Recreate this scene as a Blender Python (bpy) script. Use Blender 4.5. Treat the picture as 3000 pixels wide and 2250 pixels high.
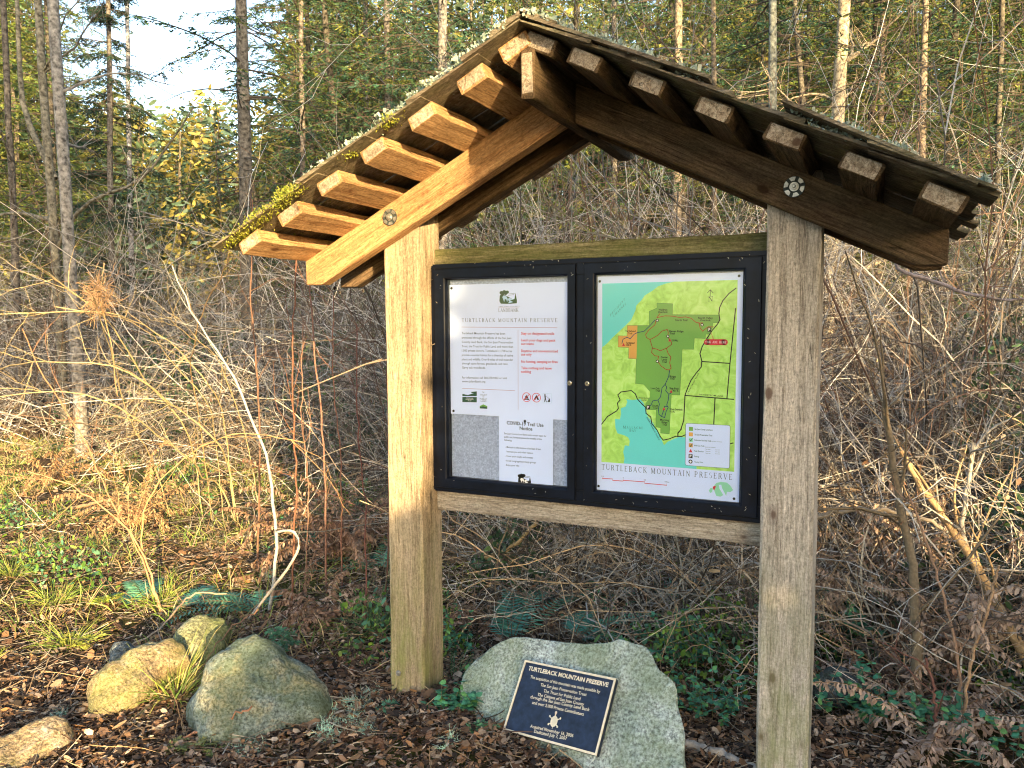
import bpy, bmesh, math, random
import numpy as np
from mathutils import Vector, Matrix, noise as mnoise
for o in list(bpy.data.objects): bpy.data.objects.remove(o)
S = bpy.context.scene; COL = S.collection
rng = np.random.default_rng(7); random.seed(7)
R = math.radians
# ------------------------------------------------------------ camera
CAM = np.array([1.5463, -2.2449, 1.3625]); YAW, PIT, ROL, FPX = R(25.274), R(-4.396), R(-0.241), 2267.3
def cam_axes():
    cy, sy, cp, sp = math.cos(YAW), math.sin(YAW), math.cos(PIT), math.sin(PIT)
    F = np.array([-sy*cp, cy*cp, sp]); Rr = np.array([cy, sy, 0.]); U = np.cross(Rr, F)
    cr, sr = math.cos(ROL), math.sin(ROL)
    return F, cr*Rr+sr*U, -sr*Rr+cr*U
AF, AR, AU = cam_axes()
cd = bpy.data.cameras.new('camera'); cam = bpy.data.objects.new('camera', cd); COL.objects.link(cam)
cd.lens = FPX/3000*36; cd.sensor_width = 36; cd.clip_end = 400; cd.clip_start = .05
M = Matrix.Identity(4)
for i in range(3):
    M[i][0], M[i][1], M[i][2], M[i][3] = AR[i], AU[i], -AF[i], CAM[i]
cam.matrix_world = M; S.camera = cam
# ------------------------------------------------------------ sky, sun, exposure
SAZ, SEL = R(47), R(11.5)           # sun stands in front of the kiosk, to its right
SUNV = Vector((math.sin(SAZ)*math.cos(SEL), -math.cos(SAZ)*math.cos(SEL), math.sin(SEL)))
W = bpy.data.worlds.new('World'); S.world = W; W.use_nodes = True
nt = W.node_tree; sky = nt.nodes.new('ShaderNodeTexSky'); sky.sky_type = 'NISHITA'; sky.sun_disc = False
sky.sun_elevation = SEL; sky.sun_rotation = math.pi-SAZ; sky.air_density = 1.0; sky.dust_density = 2.5; sky.ozone_density = 1.0
bg = nt.nodes['Background']; bg.inputs[1].default_value = .15; nt.links.new(sky.outputs[0], bg.inputs[0])
sl = bpy.data.lights.new('sun', 'SUN'); sl.energy = 3.7; sl.angle = R(.5); sl.color = (1, .72, .36)
sun = bpy.data.objects.new('sun', sl); COL.objects.link(sun); sun.rotation_euler = SUNV.to_track_quat('Z', 'Y').to_euler()
S.view_settings.view_transform = 'Standard'; S.view_settings.look = 'None'; S.view_settings.gamma = 1
S.view_settings.exposure = 2.32
S.render.engine = 'CYCLES'
S.cycles.pixel_filter_type = 'BLACKMAN_HARRIS'; S.cycles.filter_width = 1.1
S.cycles.max_bounces = 6; S.cycles.transparent_max_bounces = 12
# ------------------------------------------------------------ helpers
def at(px, py, y):                       # photo point (3000 wide) -> world point on the plane y
    d = AF + AR*(px-1500)/FPX - AU*(py-1125)/FPX
    return CAM + d*(y-CAM[1])/d[1]
def gp(px, py, z=0.):
    d = AF + AR*(px-1500)/FPX - AU*(py-1125)/FPX
    return CAM + d*(z-CAM[2])/d[2]
def ray(px, py, dist):                   # point at horizontal distance dist
    d = AF + AR*(px-1500)/FPX - AU*(py-1125)/FPX
    return CAM + d*dist/math.hypot(d[0], d[1])
def gh(x, y):
    x = np.asarray(x, float); y = np.asarray(y, float)
    h = .02*np.sin(1.7*x+.6)*np.cos(2.1*y) + .012*np.sin(5.1*x+1)*np.sin(4.3*y+2)
    h = h + .066*np.exp(-(((x-.52+.35*(y+.2))/.36)**2+((y+.20)/.17)**2)) + .022*np.exp(-(((x-.20)/.16)**2+((y-.02)/.15)**2))
    r = np.clip((y-1.2)/9, 0, 1); h = h + .35*r*r*(3-2*r)
    return h + .05*np.clip((x-1.2)*.5, 0, 1)*0 + .10*np.sin(.5*x+1)*np.sin(.4*y)*np.clip((np.hypot(x, y)-3)/4, 0, 1)
def tag(o, label=None, cat=None, group=None, kind=None):
    if label: o['label'] = label
    if cat: o['category'] = cat
    if group: o['group'] = group
    if kind: o['kind'] = kind
    return o
def empty(name, loc, label=None, cat=None, group=None):
    o = bpy.data.objects.new(name, None); COL.objects.link(o); o.location = loc; o.empty_display_size = .1
    return tag(o, label, cat, group)
def link(name, me, mats, parent=None, world=True):
    o = bpy.data.objects.new(name, me); COL.objects.link(o)
    for m in (mats if isinstance(mats, (list, tuple)) else [mats]): me.materials.append(m)
    if parent is not None:
        o.parent = parent
        if world: o.location = -Vector(parent.location)
    return o
def mesh_np(name, V, F, col=None, midx=None, smooth=False):
    me = bpy.data.meshes.new(name); V = np.asarray(V, np.float32).reshape(-1, 3); F = np.asarray(F, np.int32)
    k = F.shape[1]; me.vertices.add(len(V)); me.vertices.foreach_set('co', V.ravel())
    me.loops.add(F.size); me.loops.foreach_set('vertex_index', F.ravel())
    me.polygons.add(len(F)); me.polygons.foreach_set('loop_start', np.arange(len(F), dtype=np.int32)*k)
    if midx is not None: me.polygons.foreach_set('material_index', np.asarray(midx, np.int32))
    me.polygons.foreach_set('use_smooth', np.full(len(F), smooth))
    if col is not None:
        a = me.color_attributes.new('Col', 'FLOAT_COLOR', 'POINT')
        c = np.ones((len(V), 4), np.float32); c[:, :3] = col; a.data.foreach_set('color', c.ravel())
    me.update(calc_edges=True); me.validate(); return me
class Geo:
    def __init__(s): s.V, s.F, s.C, s.I, s.n = [], [], [], [], 0
    def add(s, V, F, c=(.5, .5, .5), mi=0):
        V = np.asarray(V, float).reshape(-1, 3); F = np.asarray(F).reshape(-1, 4)
        c = np.asarray(c, float); c = np.broadcast_to(c, (len(V), 3)) if c.ndim == 1 else c
        s.V.append(V); s.F.append(F+s.n); s.C.append(c); s.I.append(np.full(len(F), mi)); s.n += len(V); return s
    def tubes(s, P, r, c=(.5, .5, .5), k=3, mi=0):
        P = np.asarray(P, float); N, n, _ = P.shape
        T = np.gradient(P, axis=1); T /= np.linalg.norm(T, axis=2, keepdims=True)+1e-9
        up = np.where(np.abs(T[:, :1, 2:3]) > .8, np.array([[[1., 0, 0]]]), np.array([[[0, 0, 1.]]]))
        A = np.cross(T, np.broadcast_to(up, T.shape)); A /= np.linalg.norm(A, axis=2, keepdims=True)+1e-9
        B = np.cross(T, A); r = np.broadcast_to(np.asarray(r, float), (N, n))
        th = np.arange(k)*2*math.pi/k
        V = P[:, :, None]+r[:, :, None, None]*(A[:, :, None]*np.cos(th)[None, None, :, None]+B[:, :, None]*np.sin(th)[None, None, :, None])
        b = (np.arange(N)*n*k)[:, None, None]; i = (np.arange(n-1)*k)[None, :, None]; j = np.arange(k)[None, None, :]; j2 = (j+1) % k
        F = np.stack([b+i+j, b+i+j2, b+i+k+j2, b+i+k+j], -1).reshape(-1, 4)
        c = np.asarray(c, float)
        if c.ndim == 2: c = np.repeat(c, n*k, 0)
        return s.add(V.reshape(-1, 3), F, c, mi)
    def blades(s, P, D, Wd, c, mi=0, taper=.25):   # flat quads: base P, vector D, half-width vector Wd
        V = np.stack([P-Wd*.6, P+Wd*.6, P+D*.55+Wd, P+D+Wd*taper, P+D-Wd*taper, P+D*.55-Wd], 1)
        N = len(P); b = (np.arange(N)*6)[:, None]
        F = np.concatenate([b+np.array([[0, 1, 2, 5]]), b+np.array([[5, 2, 3, 4]])], 0)
        c = np.asarray(c, float)
        if c.ndim == 2: c = np.repeat(c, 6, 0)
        return s.add(V.reshape(-1, 3), F, c, mi)
    def mesh(s, name, smooth=False):
        return mesh_np(name, np.concatenate(s.V), np.concatenate(s.F), np.concatenate(s.C), np.concatenate(s.I), smooth)
def rv(n, s=1.): return rng.normal(0, s, (n, 3))
def nrm(v): return v/(np.linalg.norm(v, axis=-1, keepdims=True)+1e-9)
def pick(cols, n, jit=.18):
    c = np.array(cols)[rng.integers(0, len(cols), n)]
    return np.clip(c*(1+rng.normal(0, jit, (n, 1))), .004, .9)
def walk(P0, D0, L, n=9, wob=.22, grav=0.05, up=0):
    N = len(P0); P = np.zeros((N, n, 3)); P[:, 0] = P0; D = nrm(D0); st = (np.broadcast_to(L, (N,))/(n-1))[:, None]
    for i in range(1, n):
        D = nrm(D+rv(N, wob)+np.array([0, 0, -1.])*np.broadcast_to(grav, (N,))[:, None]); P[:, i] = P[:, i-1]+D*st
    return P
def smoothpath(pts, n=14, wob=0.):
    p = np.array(pts, float); t = np.r_[0, np.cumsum(np.linalg.norm(np.diff(p, axis=0), axis=1))]; t /= t[-1]
    q = np.linspace(0, 1, n); m = np.gradient(p, t, axis=0) if len(p) > 2 else np.repeat((p[1:]-p[:1]), 2, 0)
    out = []
    for x in q:
        i = min(np.searchsorted(t, x, 'right')-1, len(p)-2); h = t[i+1]-t[i]; u = (x-t[i])/h
        out.append((2*u**3-3*u*u+1)*p[i]+(u**3-2*u*u+u)*h*m[i]+(-2*u**3+3*u*u)*p[i+1]+(u**3-u*u)*h*m[i+1])
    out = np.array(out); out[1:-1] += rng.normal(0, wob, (n-2, 3)); return out
# ------------------------------------------------------------ materials
def newmat(name):
    m = bpy.data.materials.new(name); m.use_nodes = True; return m, m.node_tree.nodes, m.node_tree.links, m.node_tree.nodes['Principled BSDF']
def nd(N, t, **k):
    n = N.new(t)
    for a, b in k.items(): setattr(n, a, b)
    return n
def ramp(N, stops):
    r = N.new('ShaderNodeValToRGB'); e = r.color_ramp.elements
    while len(e) < len(stops): e.new(.5)
    for i, (p, c) in enumerate(stops):
        e[i].position = p; e[i].color = tuple(c)+(1,) if hasattr(c, '__len__') else (c, c, c, 1)
    return r
def tex(N, L, vec, scale, detail=5, rough=.6, dist=0, sc=None):
    t = nd(N, 'ShaderNodeTexNoise'); t.inputs['Scale'].default_value = scale; t.inputs['Detail'].default_value = detail
    t.inputs['Roughness'].default_value = rough; t.inputs['Distortion'].default_value = dist
    if sc:
        mp = nd(N, 'ShaderNodeMapping'); mp.inputs['Scale'].default_value = sc; L.new(vec, mp.inputs[0]); vec = mp.outputs[0]
    L.new(vec, t.inputs['Vector']); return t.outputs['Fac']
def mixc(N, L, fac, a, b, mode='MIX'):
    m = nd(N, 'ShaderNodeMix', data_type='RGBA', blend_type=mode)
    for s, v in ((0, fac), (6, a), (7, b)):
        if hasattr(v, 'default_value') or hasattr(v, 'is_linked'): L.new(v, m.inputs[s])
        else: m.inputs[s].default_value = (tuple(v)+(1,) if hasattr(v, '__len__') else v)
    return m.outputs[2]
def vcol(name, rough=.85, trans=0., nscale=60, namp=.35, spec=.2, bump=0.):
    m, N, L, P = newmat(name); a = nd(N, 'ShaderNodeAttribute', attribute_name='Col')
    tc = nd(N, 'ShaderNodeTexCoord'); f = tex(N, L, tc.outputs['Object'], nscale, 3)
    r = ramp(N, [(.3, 1-namp), (.7, 1+namp)]); L.new(f, r.inputs[0])
    c = mixc(N, L, 1., a.outputs['Color'], r.outputs[0], 'MULTIPLY')
    L.new(c, P.inputs['Base Color']); P.inputs['Roughness'].default_value = rough; P.inputs['Specular IOR Level'].default_value = spec
    if bump:
        b = nd(N, 'ShaderNodeBump'); b.inputs['Strength'].default_value = bump; b.inputs['Distance'].default_value = .01; L.new(f, b.inputs['Height']); L.new(b.outputs[0], P.inputs['Normal'])
    if trans:
        t = nd(N, 'ShaderNodeBsdfTranslucent'); L.new(c, t.inputs[0]); mx = nd(N, 'ShaderNodeMixShader'); mx.inputs[0].default_value = trans
        L.new(P.outputs[0], mx.inputs[1]); L.new(t.outputs[0], mx.inputs[2]); L.new(mx.outputs[0], N['Material Output'].inputs[0])
    return m
def wood(name, pale, mid, dark, algae=0., algz=.6, alg_col=(.13, .16, .035), axis=0):
    m, N, L, P = newmat(name); tc = nd(N, 'ShaderNodeTexCoord'); oi = nd(N, 'ShaderNodeObjectInfo')
    off = nd(N, 'ShaderNodeVectorMath', operation='ADD'); sc = nd(N, 'ShaderNodeVectorMath', operation='SCALE'); sc.inputs['Scale'].default_value = 7.
    cmb = nd(N, 'ShaderNodeCombineXYZ')
    for i in range(3): L.new(oi.outputs['Random'], cmb.inputs[i])
    L.new(cmb.outputs[0], sc.inputs[0]); L.new(tc.outputs['Object'], off.inputs[0]); L.new(sc.outputs[0], off.inputs[1]); v = off.outputs[0]
    g1 = tex(N, L, v, 1, 8, .8, 1.2, (2.6, 48, 48)); g2 = tex(N, L, v, 1, 5, .8, .8, (26, 250, 250)); g4 = tex(N, L, v, 130, 4, .8); g3 = tex(N, L, v, 1, 3, .5, .4, (1.6, 7, 7))
    c1 = ramp(N, [(.36, dark), (.49, mid), (.62, pale)]); L.new(g1, c1.inputs[0])
    r2 = ramp(N, [(.36, .45), (.52, 1.0), (.68, 1.3)]); L.new(g2, r2.inputs[0]); r4 = ramp(N, [(.36, .62), (.52, 1.02), (.64, 1.22)]); L.new(g4, r4.inputs[0])
    c = mixc(N, L, .9, c1.outputs[0], r2.outputs[0], 'MULTIPLY')
    c = mixc(N, L, .8, c, r4.outputs[0], 'MULTIPLY')
    r3 = ramp(N, [(.32, (.72, .70, .68)), (.68, (1.15, 1.1, 1.05))]); L.new(g3, r3.inputs[0]); c = mixc(N, L, 1., c, r3.outputs[0], 'MULTIPLY')
    # checks (cracks) along the grain
    ck = tex(N, L, v, 1, 2, .5, .3, (.9, 30, 30)); rc = ramp(N, [(.0, 0), (.492, 0), (.5, 1), (.508, 0)]); L.new(ck, rc.inputs[0])
    gate = tex(N, L, v, 2.3, 1); rg = ramp(N, [(.50, 0), (.56, .9)]); L.new(gate, rg.inputs[0])
    mm = nd(N, 'ShaderNodeMath', operation='MULTIPLY'); L.new(rc.outputs[0], mm.inputs[0]); L.new(rg.outputs[0], mm.inputs[1])
    c = mixc(N, L, mm.outputs[0], c, tuple(x*.22 for x in dark))
    # knots
    vo = nd(N, 'ShaderNodeTexVoronoi'); mp = nd(N, 'ShaderNodeMapping'); mp.inputs['Scale'].default_value = (5.2, 9, 9); L.new(v, mp.inputs[0]); L.new(mp.outputs[0], vo.inputs['Vector']); vo.inputs['Scale'].default_value = 1
    rk = ramp(N, [(.0, .95), (.075, .9), (.10, .35), (.2, 0)]); L.new(vo.outputs['Distance'], rk.inputs[0])
    c = mixc(N, L, rk.outputs[0], c, (dark[0]*.5, dark[1]*.38, dark[2]*.35))
    if algae:
        ge = nd(N, 'ShaderNodeNewGeometry'); sp = nd(N, 'ShaderNodeSeparateXYZ'); L.new(ge.outputs['Position'], sp.inputs[0])
        mr = nd(N, 'ShaderNodeMapRange'); mr.inputs[1].default_value = algz; mr.inputs[2].default_value = 0; mr.inputs[3].default_value = 0; mr.inputs[4].default_value = algae
        L.new(sp.outputs[2], mr.inputs[0]); an = tex(N, L, v, 1, 6, .7, 0, (5, 16, 16)); ra = ramp(N, [(.38, 0), (.66, 1)]); L.new(an, ra.inputs[0])
        ml = nd(N, 'ShaderNodeMath', operation='MULTIPLY'); L.new(mr.outputs[0], ml.inputs[0]); L.new(ra.outputs[0], ml.inputs[1]); c = mixc(N, L, ml.outputs[0], c, alg_col)
    L.new(c, P.inputs['Base Color']); P.inputs['Roughness'].default_value = .88; P.inputs['Specular IOR Level'].default_value = .15
    ad = nd(N, 'ShaderNodeMath', operation='ADD'); L.new(g1, ad.inputs[0]); L.new(g2, ad.inputs[1])
    sb = nd(N, 'ShaderNodeMath', operation='SUBTRACT'); L.new(ad.outputs[0], sb.inputs[0]); L.new(mm.outputs[0], sb.inputs[1])
    b = nd(N, 'ShaderNodeBump'); b.inputs['Strength'].default_value = .8; b.inputs['Distance'].default_value = .0045; L.new(sb.outputs[0], b.inputs['Height']); L.new(b.outputs[0], P.inputs['Normal'])
    return m
def stone(name, c0, c1, c2, moss=.0, mosscol=(.10, .14, .02), sc=9, flip=0):
    m, N, L, P = newmat(name); tc = nd(N, 'ShaderNodeTexCoord'); v = tc.outputs['Object']
    a = tex(N, L, v, sc, 8, .7, .3); r = ramp(N, [(.3, c0), (.5, c1), (.68, c2)]); L.new(a, r.inputs[0])
    s = tex(N, L, v, sc*14, 4, .7); rs = ramp(N, [(.38, .35), (.5, 1.), (.64, 1.6)]); L.new(s, rs.inputs[0]); c = mixc(N, L, .9, r.outputs[0], rs.outputs[0], 'MULTIPLY')
    ge = nd(N, 'ShaderNodeNewGeometry')
    f2 = tex(N, L, v, 4.5, 7, .7, .5); rm = ramp(N, [(.50-.16*moss, 0), (.60-.1*moss, 1)]); L.new(f2, rm.inputs[0])
    ml = nd(N, 'ShaderNodeMath', operation='MULTIPLY'); L.new(rm.outputs[0], ml.inputs[0]); ml.inputs[1].default_value = moss; c = mixc(N, L, ml.outputs[0], c, mosscol)
    L.new(c, P.inputs['Base Color']); P.inputs['Roughness'].default_value = .9; P.inputs['Specular IOR Level'].default_value = .2
    b = nd(N, 'ShaderNodeBump'); b.inputs['Strength'].default_value = 1.; b.inputs['Distance'].default_value = .022
    ad = nd(N, 'ShaderNodeMath', operation='ADD'); L.new(a, ad.inputs[0]); s3 = nd(N, 'ShaderNodeMath', operation='MULTIPLY'); L.new(s, s3.inputs[0]); s3.inputs[1].default_value = .35; L.new(s3.outputs[0], ad.inputs[1])
    L.new(ad.outputs[0], b.inputs['Height']); L.new(b.outputs[0], P.inputs['Normal']); return m
def plain(name, c, rough=.6, metal=0., spec=.4, var=.12, sc=30):
    m, N, L, P = newmat(name); tc = nd(N, 'ShaderNodeTexCoord'); f = tex(N, L, tc.outputs['Object'], sc, 5, .65)
    r = ramp(N, [(.3, tuple(x*(1-var) for x in c)), (.7, tuple(min(1, x*(1+var)) for x in c))]); L.new(f, r.inputs[0]); L.new(r.outputs[0], P.inputs['Base Color'])
    P.inputs['Roughness'].default_value = rough; P.inputs['Metallic'].default_value = metal; P.inputs['Specular IOR Level'].default_value = spec; return m
M_POST = wood('weathered_cedar', (.66, .62, .56), (.50, .465, .41), (.27, .235, .195), .8, .8, (.22, .27, .08))
M_POSTL = wood('tan_cedar_post', (.52, .43, .32), (.39, .32, .225), (.22, .17, .11), .8, .8, (.22, .26, .07))
M_RAIL = wood('weathered_rail', (.54, .51, .45), (.38, .345, .29), (.19, .15, .11), .0)
M_RAILG = wood('mossy_rail', (.33, .30, .19), (.21, .20, .10), (.10, .10, .045), .75, 3., (.10, .15, .02))
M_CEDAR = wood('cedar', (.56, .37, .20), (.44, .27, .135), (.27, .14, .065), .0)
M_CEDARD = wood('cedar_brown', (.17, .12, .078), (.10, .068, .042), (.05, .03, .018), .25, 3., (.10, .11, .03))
M_END = wood('cedar_end', (.50, .46, .39), (.33, .28, .22), (.15, .115, .08))
M_SHAKE = wood('cedar_shake', (.30, .26, .21), (.17, .14, .105), (.07, .052, .036), .5, 4., (.17, .19, .08))
M_BLACK = plain('case_enamel', (.0022, .0048, .013), .42, 0, .22, .6, 14)
M_SEAM = plain('case_seam', (.0015, .002, .004), .8)
M_FELT = plain('felt', (.30, .37, .52), .95, 0, .1, .35, 160)
M_METAL = plain('zinc', (.42, .42, .40), .45, .85, .5, .35, 90)
M_METALD = plain('zinc_dark', (.045, .055, .055), .8, 0, .2, .4, 90)
M_CHROME = plain('chrome', (.7, .7, .7), .15, 1.)
M_PAPER_SKYTINT = plain('paper', (.56, .68, .98), .6, 0, .3, .03, 5)  # white paper, with the blue of skylit shade put into its colour
M_BRONZE = plain('plaque_face', (.014, .024, .050), .45, .3, .5, .5, 40)
M_GOLD = plain('plaque_relief', (.80, .68, .48), .5, .2, .5, .15, 60)
m, N, L, P = newmat('glass_pane')
tr = nd(N, 'ShaderNodeBsdfTransparent'); gl = nd(N, 'ShaderNodeBsdfGlossy'); gl.inputs['Roughness'].default_value = .04
tcg = nd(N, 'ShaderNodeTexCoord'); fg = tex(N, L, tcg.outputs['Object'], 4, 4); rg_ = ramp(N, [(.45, .03), (.75, .07)]); L.new(fg, rg_.inputs[0])
mx = nd(N, 'ShaderNodeMixShader'); L.new(rg_.outputs[0], mx.inputs[0]); L.new(tr.outputs[0], mx.inputs[1]); L.new(gl.outputs[0], mx.inputs[2]); L.new(mx.outputs[0], N['Material Output'].inputs[0]); N.remove(P)
M_GLASS = m
M_TWIG = vcol('twig_bark', .8, 0, 90, .3, .25)
M_BARK = vcol('tree_bark', .95, 0, 22, .75, .1, 1.)
M_NEEDLE = vcol('needles', .6, .25, 2.2, .35, .3)
M_LEAF = vcol('leaf', .5, .25, 25, .3, .4)
M_DRY = vcol('dry_frond', .9, .3, 30, .3, .1)
M_LICH = vcol('lichen', .95, .2, 80, .25, .1)
M_ROCKP = stone('grey_green_stone', (.20, .26, .21), (.37, .43, .39), (.60, .66, .63), .4, (.24, .30, .14), 8)
M_ROCKA = stone('ochre_stone', (.09, .085, .075), (.25, .19, .11), (.36, .32, .27), .4, (.16, .19, .05), 7)
M_ROCKB = stone('mossy_stone', (.06, .09, .085), (.19, .24, .23), (.38, .34, .22), .5, (.07, .10, .025), 8)
M_ROCKC = stone('lichened_stone', (.09, .10, .06), (.21, .22, .13), (.36, .34, .24), .45, (.13, .17, .04), 7)
M_ROCKD = stone('dark_stone', (.05, .065, .07), (.10, .12, .13), (.18, .20, .20), .4, (.06, .08, .03), 8)
# ground
m, N, L, P = newmat('forest_floor'); tc = nd(N, 'ShaderNodeTexCoord'); v = tc.outputs['Object']
a = tex(N, L, v, 30, 8, .75, .5); r = ramp(N, [(.30, (.018, .012, .008)), (.48, (.06, .038, .024)), (.60, (.12, .075, .045)), (.74, (.22, .16, .10))]); L.new(a, r.inputs[0])
g = tex(N, L, v, .9, 6, .7, .3); rg = ramp(N, [(.47, 0), (.60, .8)]); L.new(g, rg.inputs[0])
c = mixc(N, L, rg.outputs[0], r.outputs[0], (.07, .10, .02)); L.new(c, P.inputs['Base Color']); P.inputs['Roughness'].default_value = .95; P.inputs['Specular IOR Level'].default_value = .1
b = nd(N, 'ShaderNodeBump'); b.inputs['Distance'].default_value = .03; L.new(a, b.inputs['Height']); L.new(b.outputs[0], P.inputs['Normal']); M_GROUND = m
# ------------------------------------------------------------ ground sheet
def build_ground():
    n = 260; t = np.linspace(-1, 1, n); gx = np.sinh(t*4.6)/np.sinh(4.6)*150-.8; gy = np.sinh(t*4.6)/np.sinh(4.6)*150+.8
    X, Y = np.meshgrid(gx, gy, indexing='ij'); Z = gh(X, Y)
    rough = np.array([[mnoise.noise(Vector((x*7, y*7, 0)))*.018 + mnoise.noise(Vector((x*19, y*19, 3)))*.008 for y in gy] for x in gx])
    Z = Z+rough*np.clip(1-(np.hypot(X, Y)-6)/6, 0, 1)
    i = np.arange(n*n).reshape(n, n); F = np.stack([i[:-1, :-1], i[1:, :-1], i[1:, 1:], i[:-1, 1:]], -1).reshape(-1, 4)
    o = link('ground', mesh_np('ground', np.stack([X, Y, Z], -1), F, smooth=True), M_GROUND); tag(o, 'forest floor of dark soil, needles and moss', None, None, 'structure')
build_ground()
# ------------------------------------------------------------ kiosk
XC = .70075; TT = .4952; TH = math.atan(TT)
def beam(name, a, b, wy, wz, mat, parent, up=(0, 0, 1), bev=.004, endmat=None, wob=.0012, nseg=10):
    """timber from a to b; wy across, wz along 'up'; local X is the grain"""
    a, b = Vector(a), Vector(b); x = (b-a); Ln = x.length; x.normalize(); z = Vector(up); z = (z-x*z.dot(x)).normalized(); y = z.cross(x)
    bm = bmesh.new(); rings = []
    prof = []
    hy, hz = wy/2, wz/2; e = bev
    for sx, sz in ((1, 1), (-1, 1), (-1, -1), (1, -1)):
        pts = [(sx*(hy-e), sz*hz), (sx*hy, sz*(hz-e))]
        prof += pts if sx*sz < 0 else pts[::-1]
    xs = [0, e]+[Ln*k/nseg for k in range(1, nseg)]+[Ln-e, Ln]
    for k, xx in enumerate(xs):
        sh = (1-e/min(hy, hz)) if k in (0, len(xs)-1) else 1
        rings.append([bm.verts.new((xx, p[0]*sh+random.gauss(0, wob), p[1]*sh+random.gauss(0, wob))) for p in prof])
    for k in range(len(rings)-1):
        for j in range(8):
            f = bm.faces.new((rings[k][j], rings[k+1][j], rings[k+1][(j+1) % 8], rings[k][(j+1) % 8]))
    f1 = bm.faces.new(rings[0]); f2 = bm.faces.new(list(reversed(rings[-1])))
    if endmat: f1.material_index = f2.material_index = 1
    bmesh.ops.recalc_face_normals(bm, faces=bm.faces); me = bpy.data.meshes.new(name); bm.to_mesh(me); bm.free()
    o = link(name, me, [mat]+([endmat] if endmat else []), parent, False)
    Mx = Matrix((x, y, z)).transposed().to_4x4(); Mx.translation = a-Vector(parent.location); o.matrix_local = Mx
    return o
def prism(name, poly, y0, y1, mat, parent, bev=0.003):
    """poly in xz extruded along y; local frame keeps the grain along the first edge"""
    p0, p1 = Vector((poly[0][0], 0, poly[0][1])), Vector((poly[1][0], 0, poly[1][1])); x = (p1-p0).normalized(); y = Vector((0, 1, 0)); z = x.cross(y)
    Mx = Matrix((x, y, z)).transposed(); inv = Mx.inverted(); bm = bmesh.new()
    f = bm.faces.new([bm.verts.new(inv @ (Vector((px, y0, pz))-p0)) for px, pz in poly])
    r_ = bmesh.ops.extrude_face_region(bm, geom=[f]); vs = [v for v in r_['geom'] if isinstance(v, bmesh.types.BMVert)]
    bmesh.ops.translate(bm, vec=(0, y1-y0, 0), verts=vs); bmesh.ops.recalc_face_normals(bm, faces=bm.faces)
    if bev: bmesh.ops.bevel(bm, geom=bm.edges[:], offset=bev, segments=1, affect='EDGES', clamp_overlap=True)
    me = bpy.data.meshes.new(name); bm.to_mesh(me); bm.free(); o = link(name, me, mat, parent, False)
    M4 = Mx.to_4x4(); M4.translation = p0-Vector(parent.location); o.matrix_local = M4; return o
def box(name, lo, hi, mat, parent=None, bev=.002, seg=2):
    bm = bmesh.new(); bmesh.ops.create_cube(bm, size=1)
    for v in bm.verts: v.co = Vector([(lo[i]+hi[i])/2+v.co[i]*(hi[i]-lo[i]) for i in range(3)])
    if bev: bmesh.ops.bevel(bm, geom=bm.edges[:], offset=bev, segments=seg, affect='EDGES')
    me = bpy.data.meshes.new(name); bm.to_mesh(me); bm.free(); return link(name, me, mat, parent)
kiosk = empty('trail_kiosk', (XC, .07, 0), 'timber trailhead kiosk of two posts under a gabled cedar shake roof', 'kiosk')
Lx, D0 = 1.2615, .14
beam('post', (.07, .07, -.25), (.07, .07, 1.77), .14, .14, M_POSTL, kiosk, up=(0, 1, 0), bev=.006, endmat=M_END, nseg=16)
pr = beam('post', (Lx+.07, .07, -.25), (Lx+.07, .07, 1.77), .14, .14, M_POST, kiosk, up=(0, 1, 0), bev=.007, endmat=M_END, nseg=16)
beam('crossbeam', (.14, .120, 1.597), (Lx, .120, 1.597), .038, .054, M_RAILG, kiosk)['label'] = 'upper crossbeam with green moss along it'
beam('crossbeam', (.14, .120, .746), (Lx, .120, .746), .038, .082, M_RAIL, kiosk)['label'] = 'lower crossbeam, pale grey with dark knots'
def rline(z0, dx): return z0-TT*abs(dx)
ZT, ZB = 2.083, 1.965
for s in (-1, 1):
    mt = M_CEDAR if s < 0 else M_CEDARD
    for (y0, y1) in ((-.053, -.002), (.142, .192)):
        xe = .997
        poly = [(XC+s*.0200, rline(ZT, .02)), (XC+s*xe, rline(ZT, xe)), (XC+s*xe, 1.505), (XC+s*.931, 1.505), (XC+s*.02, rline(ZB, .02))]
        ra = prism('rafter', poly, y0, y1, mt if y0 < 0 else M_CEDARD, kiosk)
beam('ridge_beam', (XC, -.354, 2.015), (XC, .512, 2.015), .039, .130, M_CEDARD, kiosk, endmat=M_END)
def purlin(s, dx0, dx1):
    dxm = (dx0+dx1)/2; n = Vector((-s*math.sin(TH), 0, -math.cos(TH)))    # inward normal of the slope
    c = Vector((XC+s*dxm, 0, 2.128-TT*dxm))+n*.021
    y0 = -.354+random.uniform(-.006, .006); y1 = .505+random.uniform(-.01, .01)
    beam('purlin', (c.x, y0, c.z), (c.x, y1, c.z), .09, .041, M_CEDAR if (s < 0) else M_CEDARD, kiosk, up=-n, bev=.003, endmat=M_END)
for k in range(7):
    d0 = .0+.012 if k == 0 else .128+.1605*(k-1)
    for s in (-1, 1):
        q = d0+(.0 if s > 0 else .004)
        if k == 0: purlin(s, .008, .082)
        else: purlin(s, q, q+.082)
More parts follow.
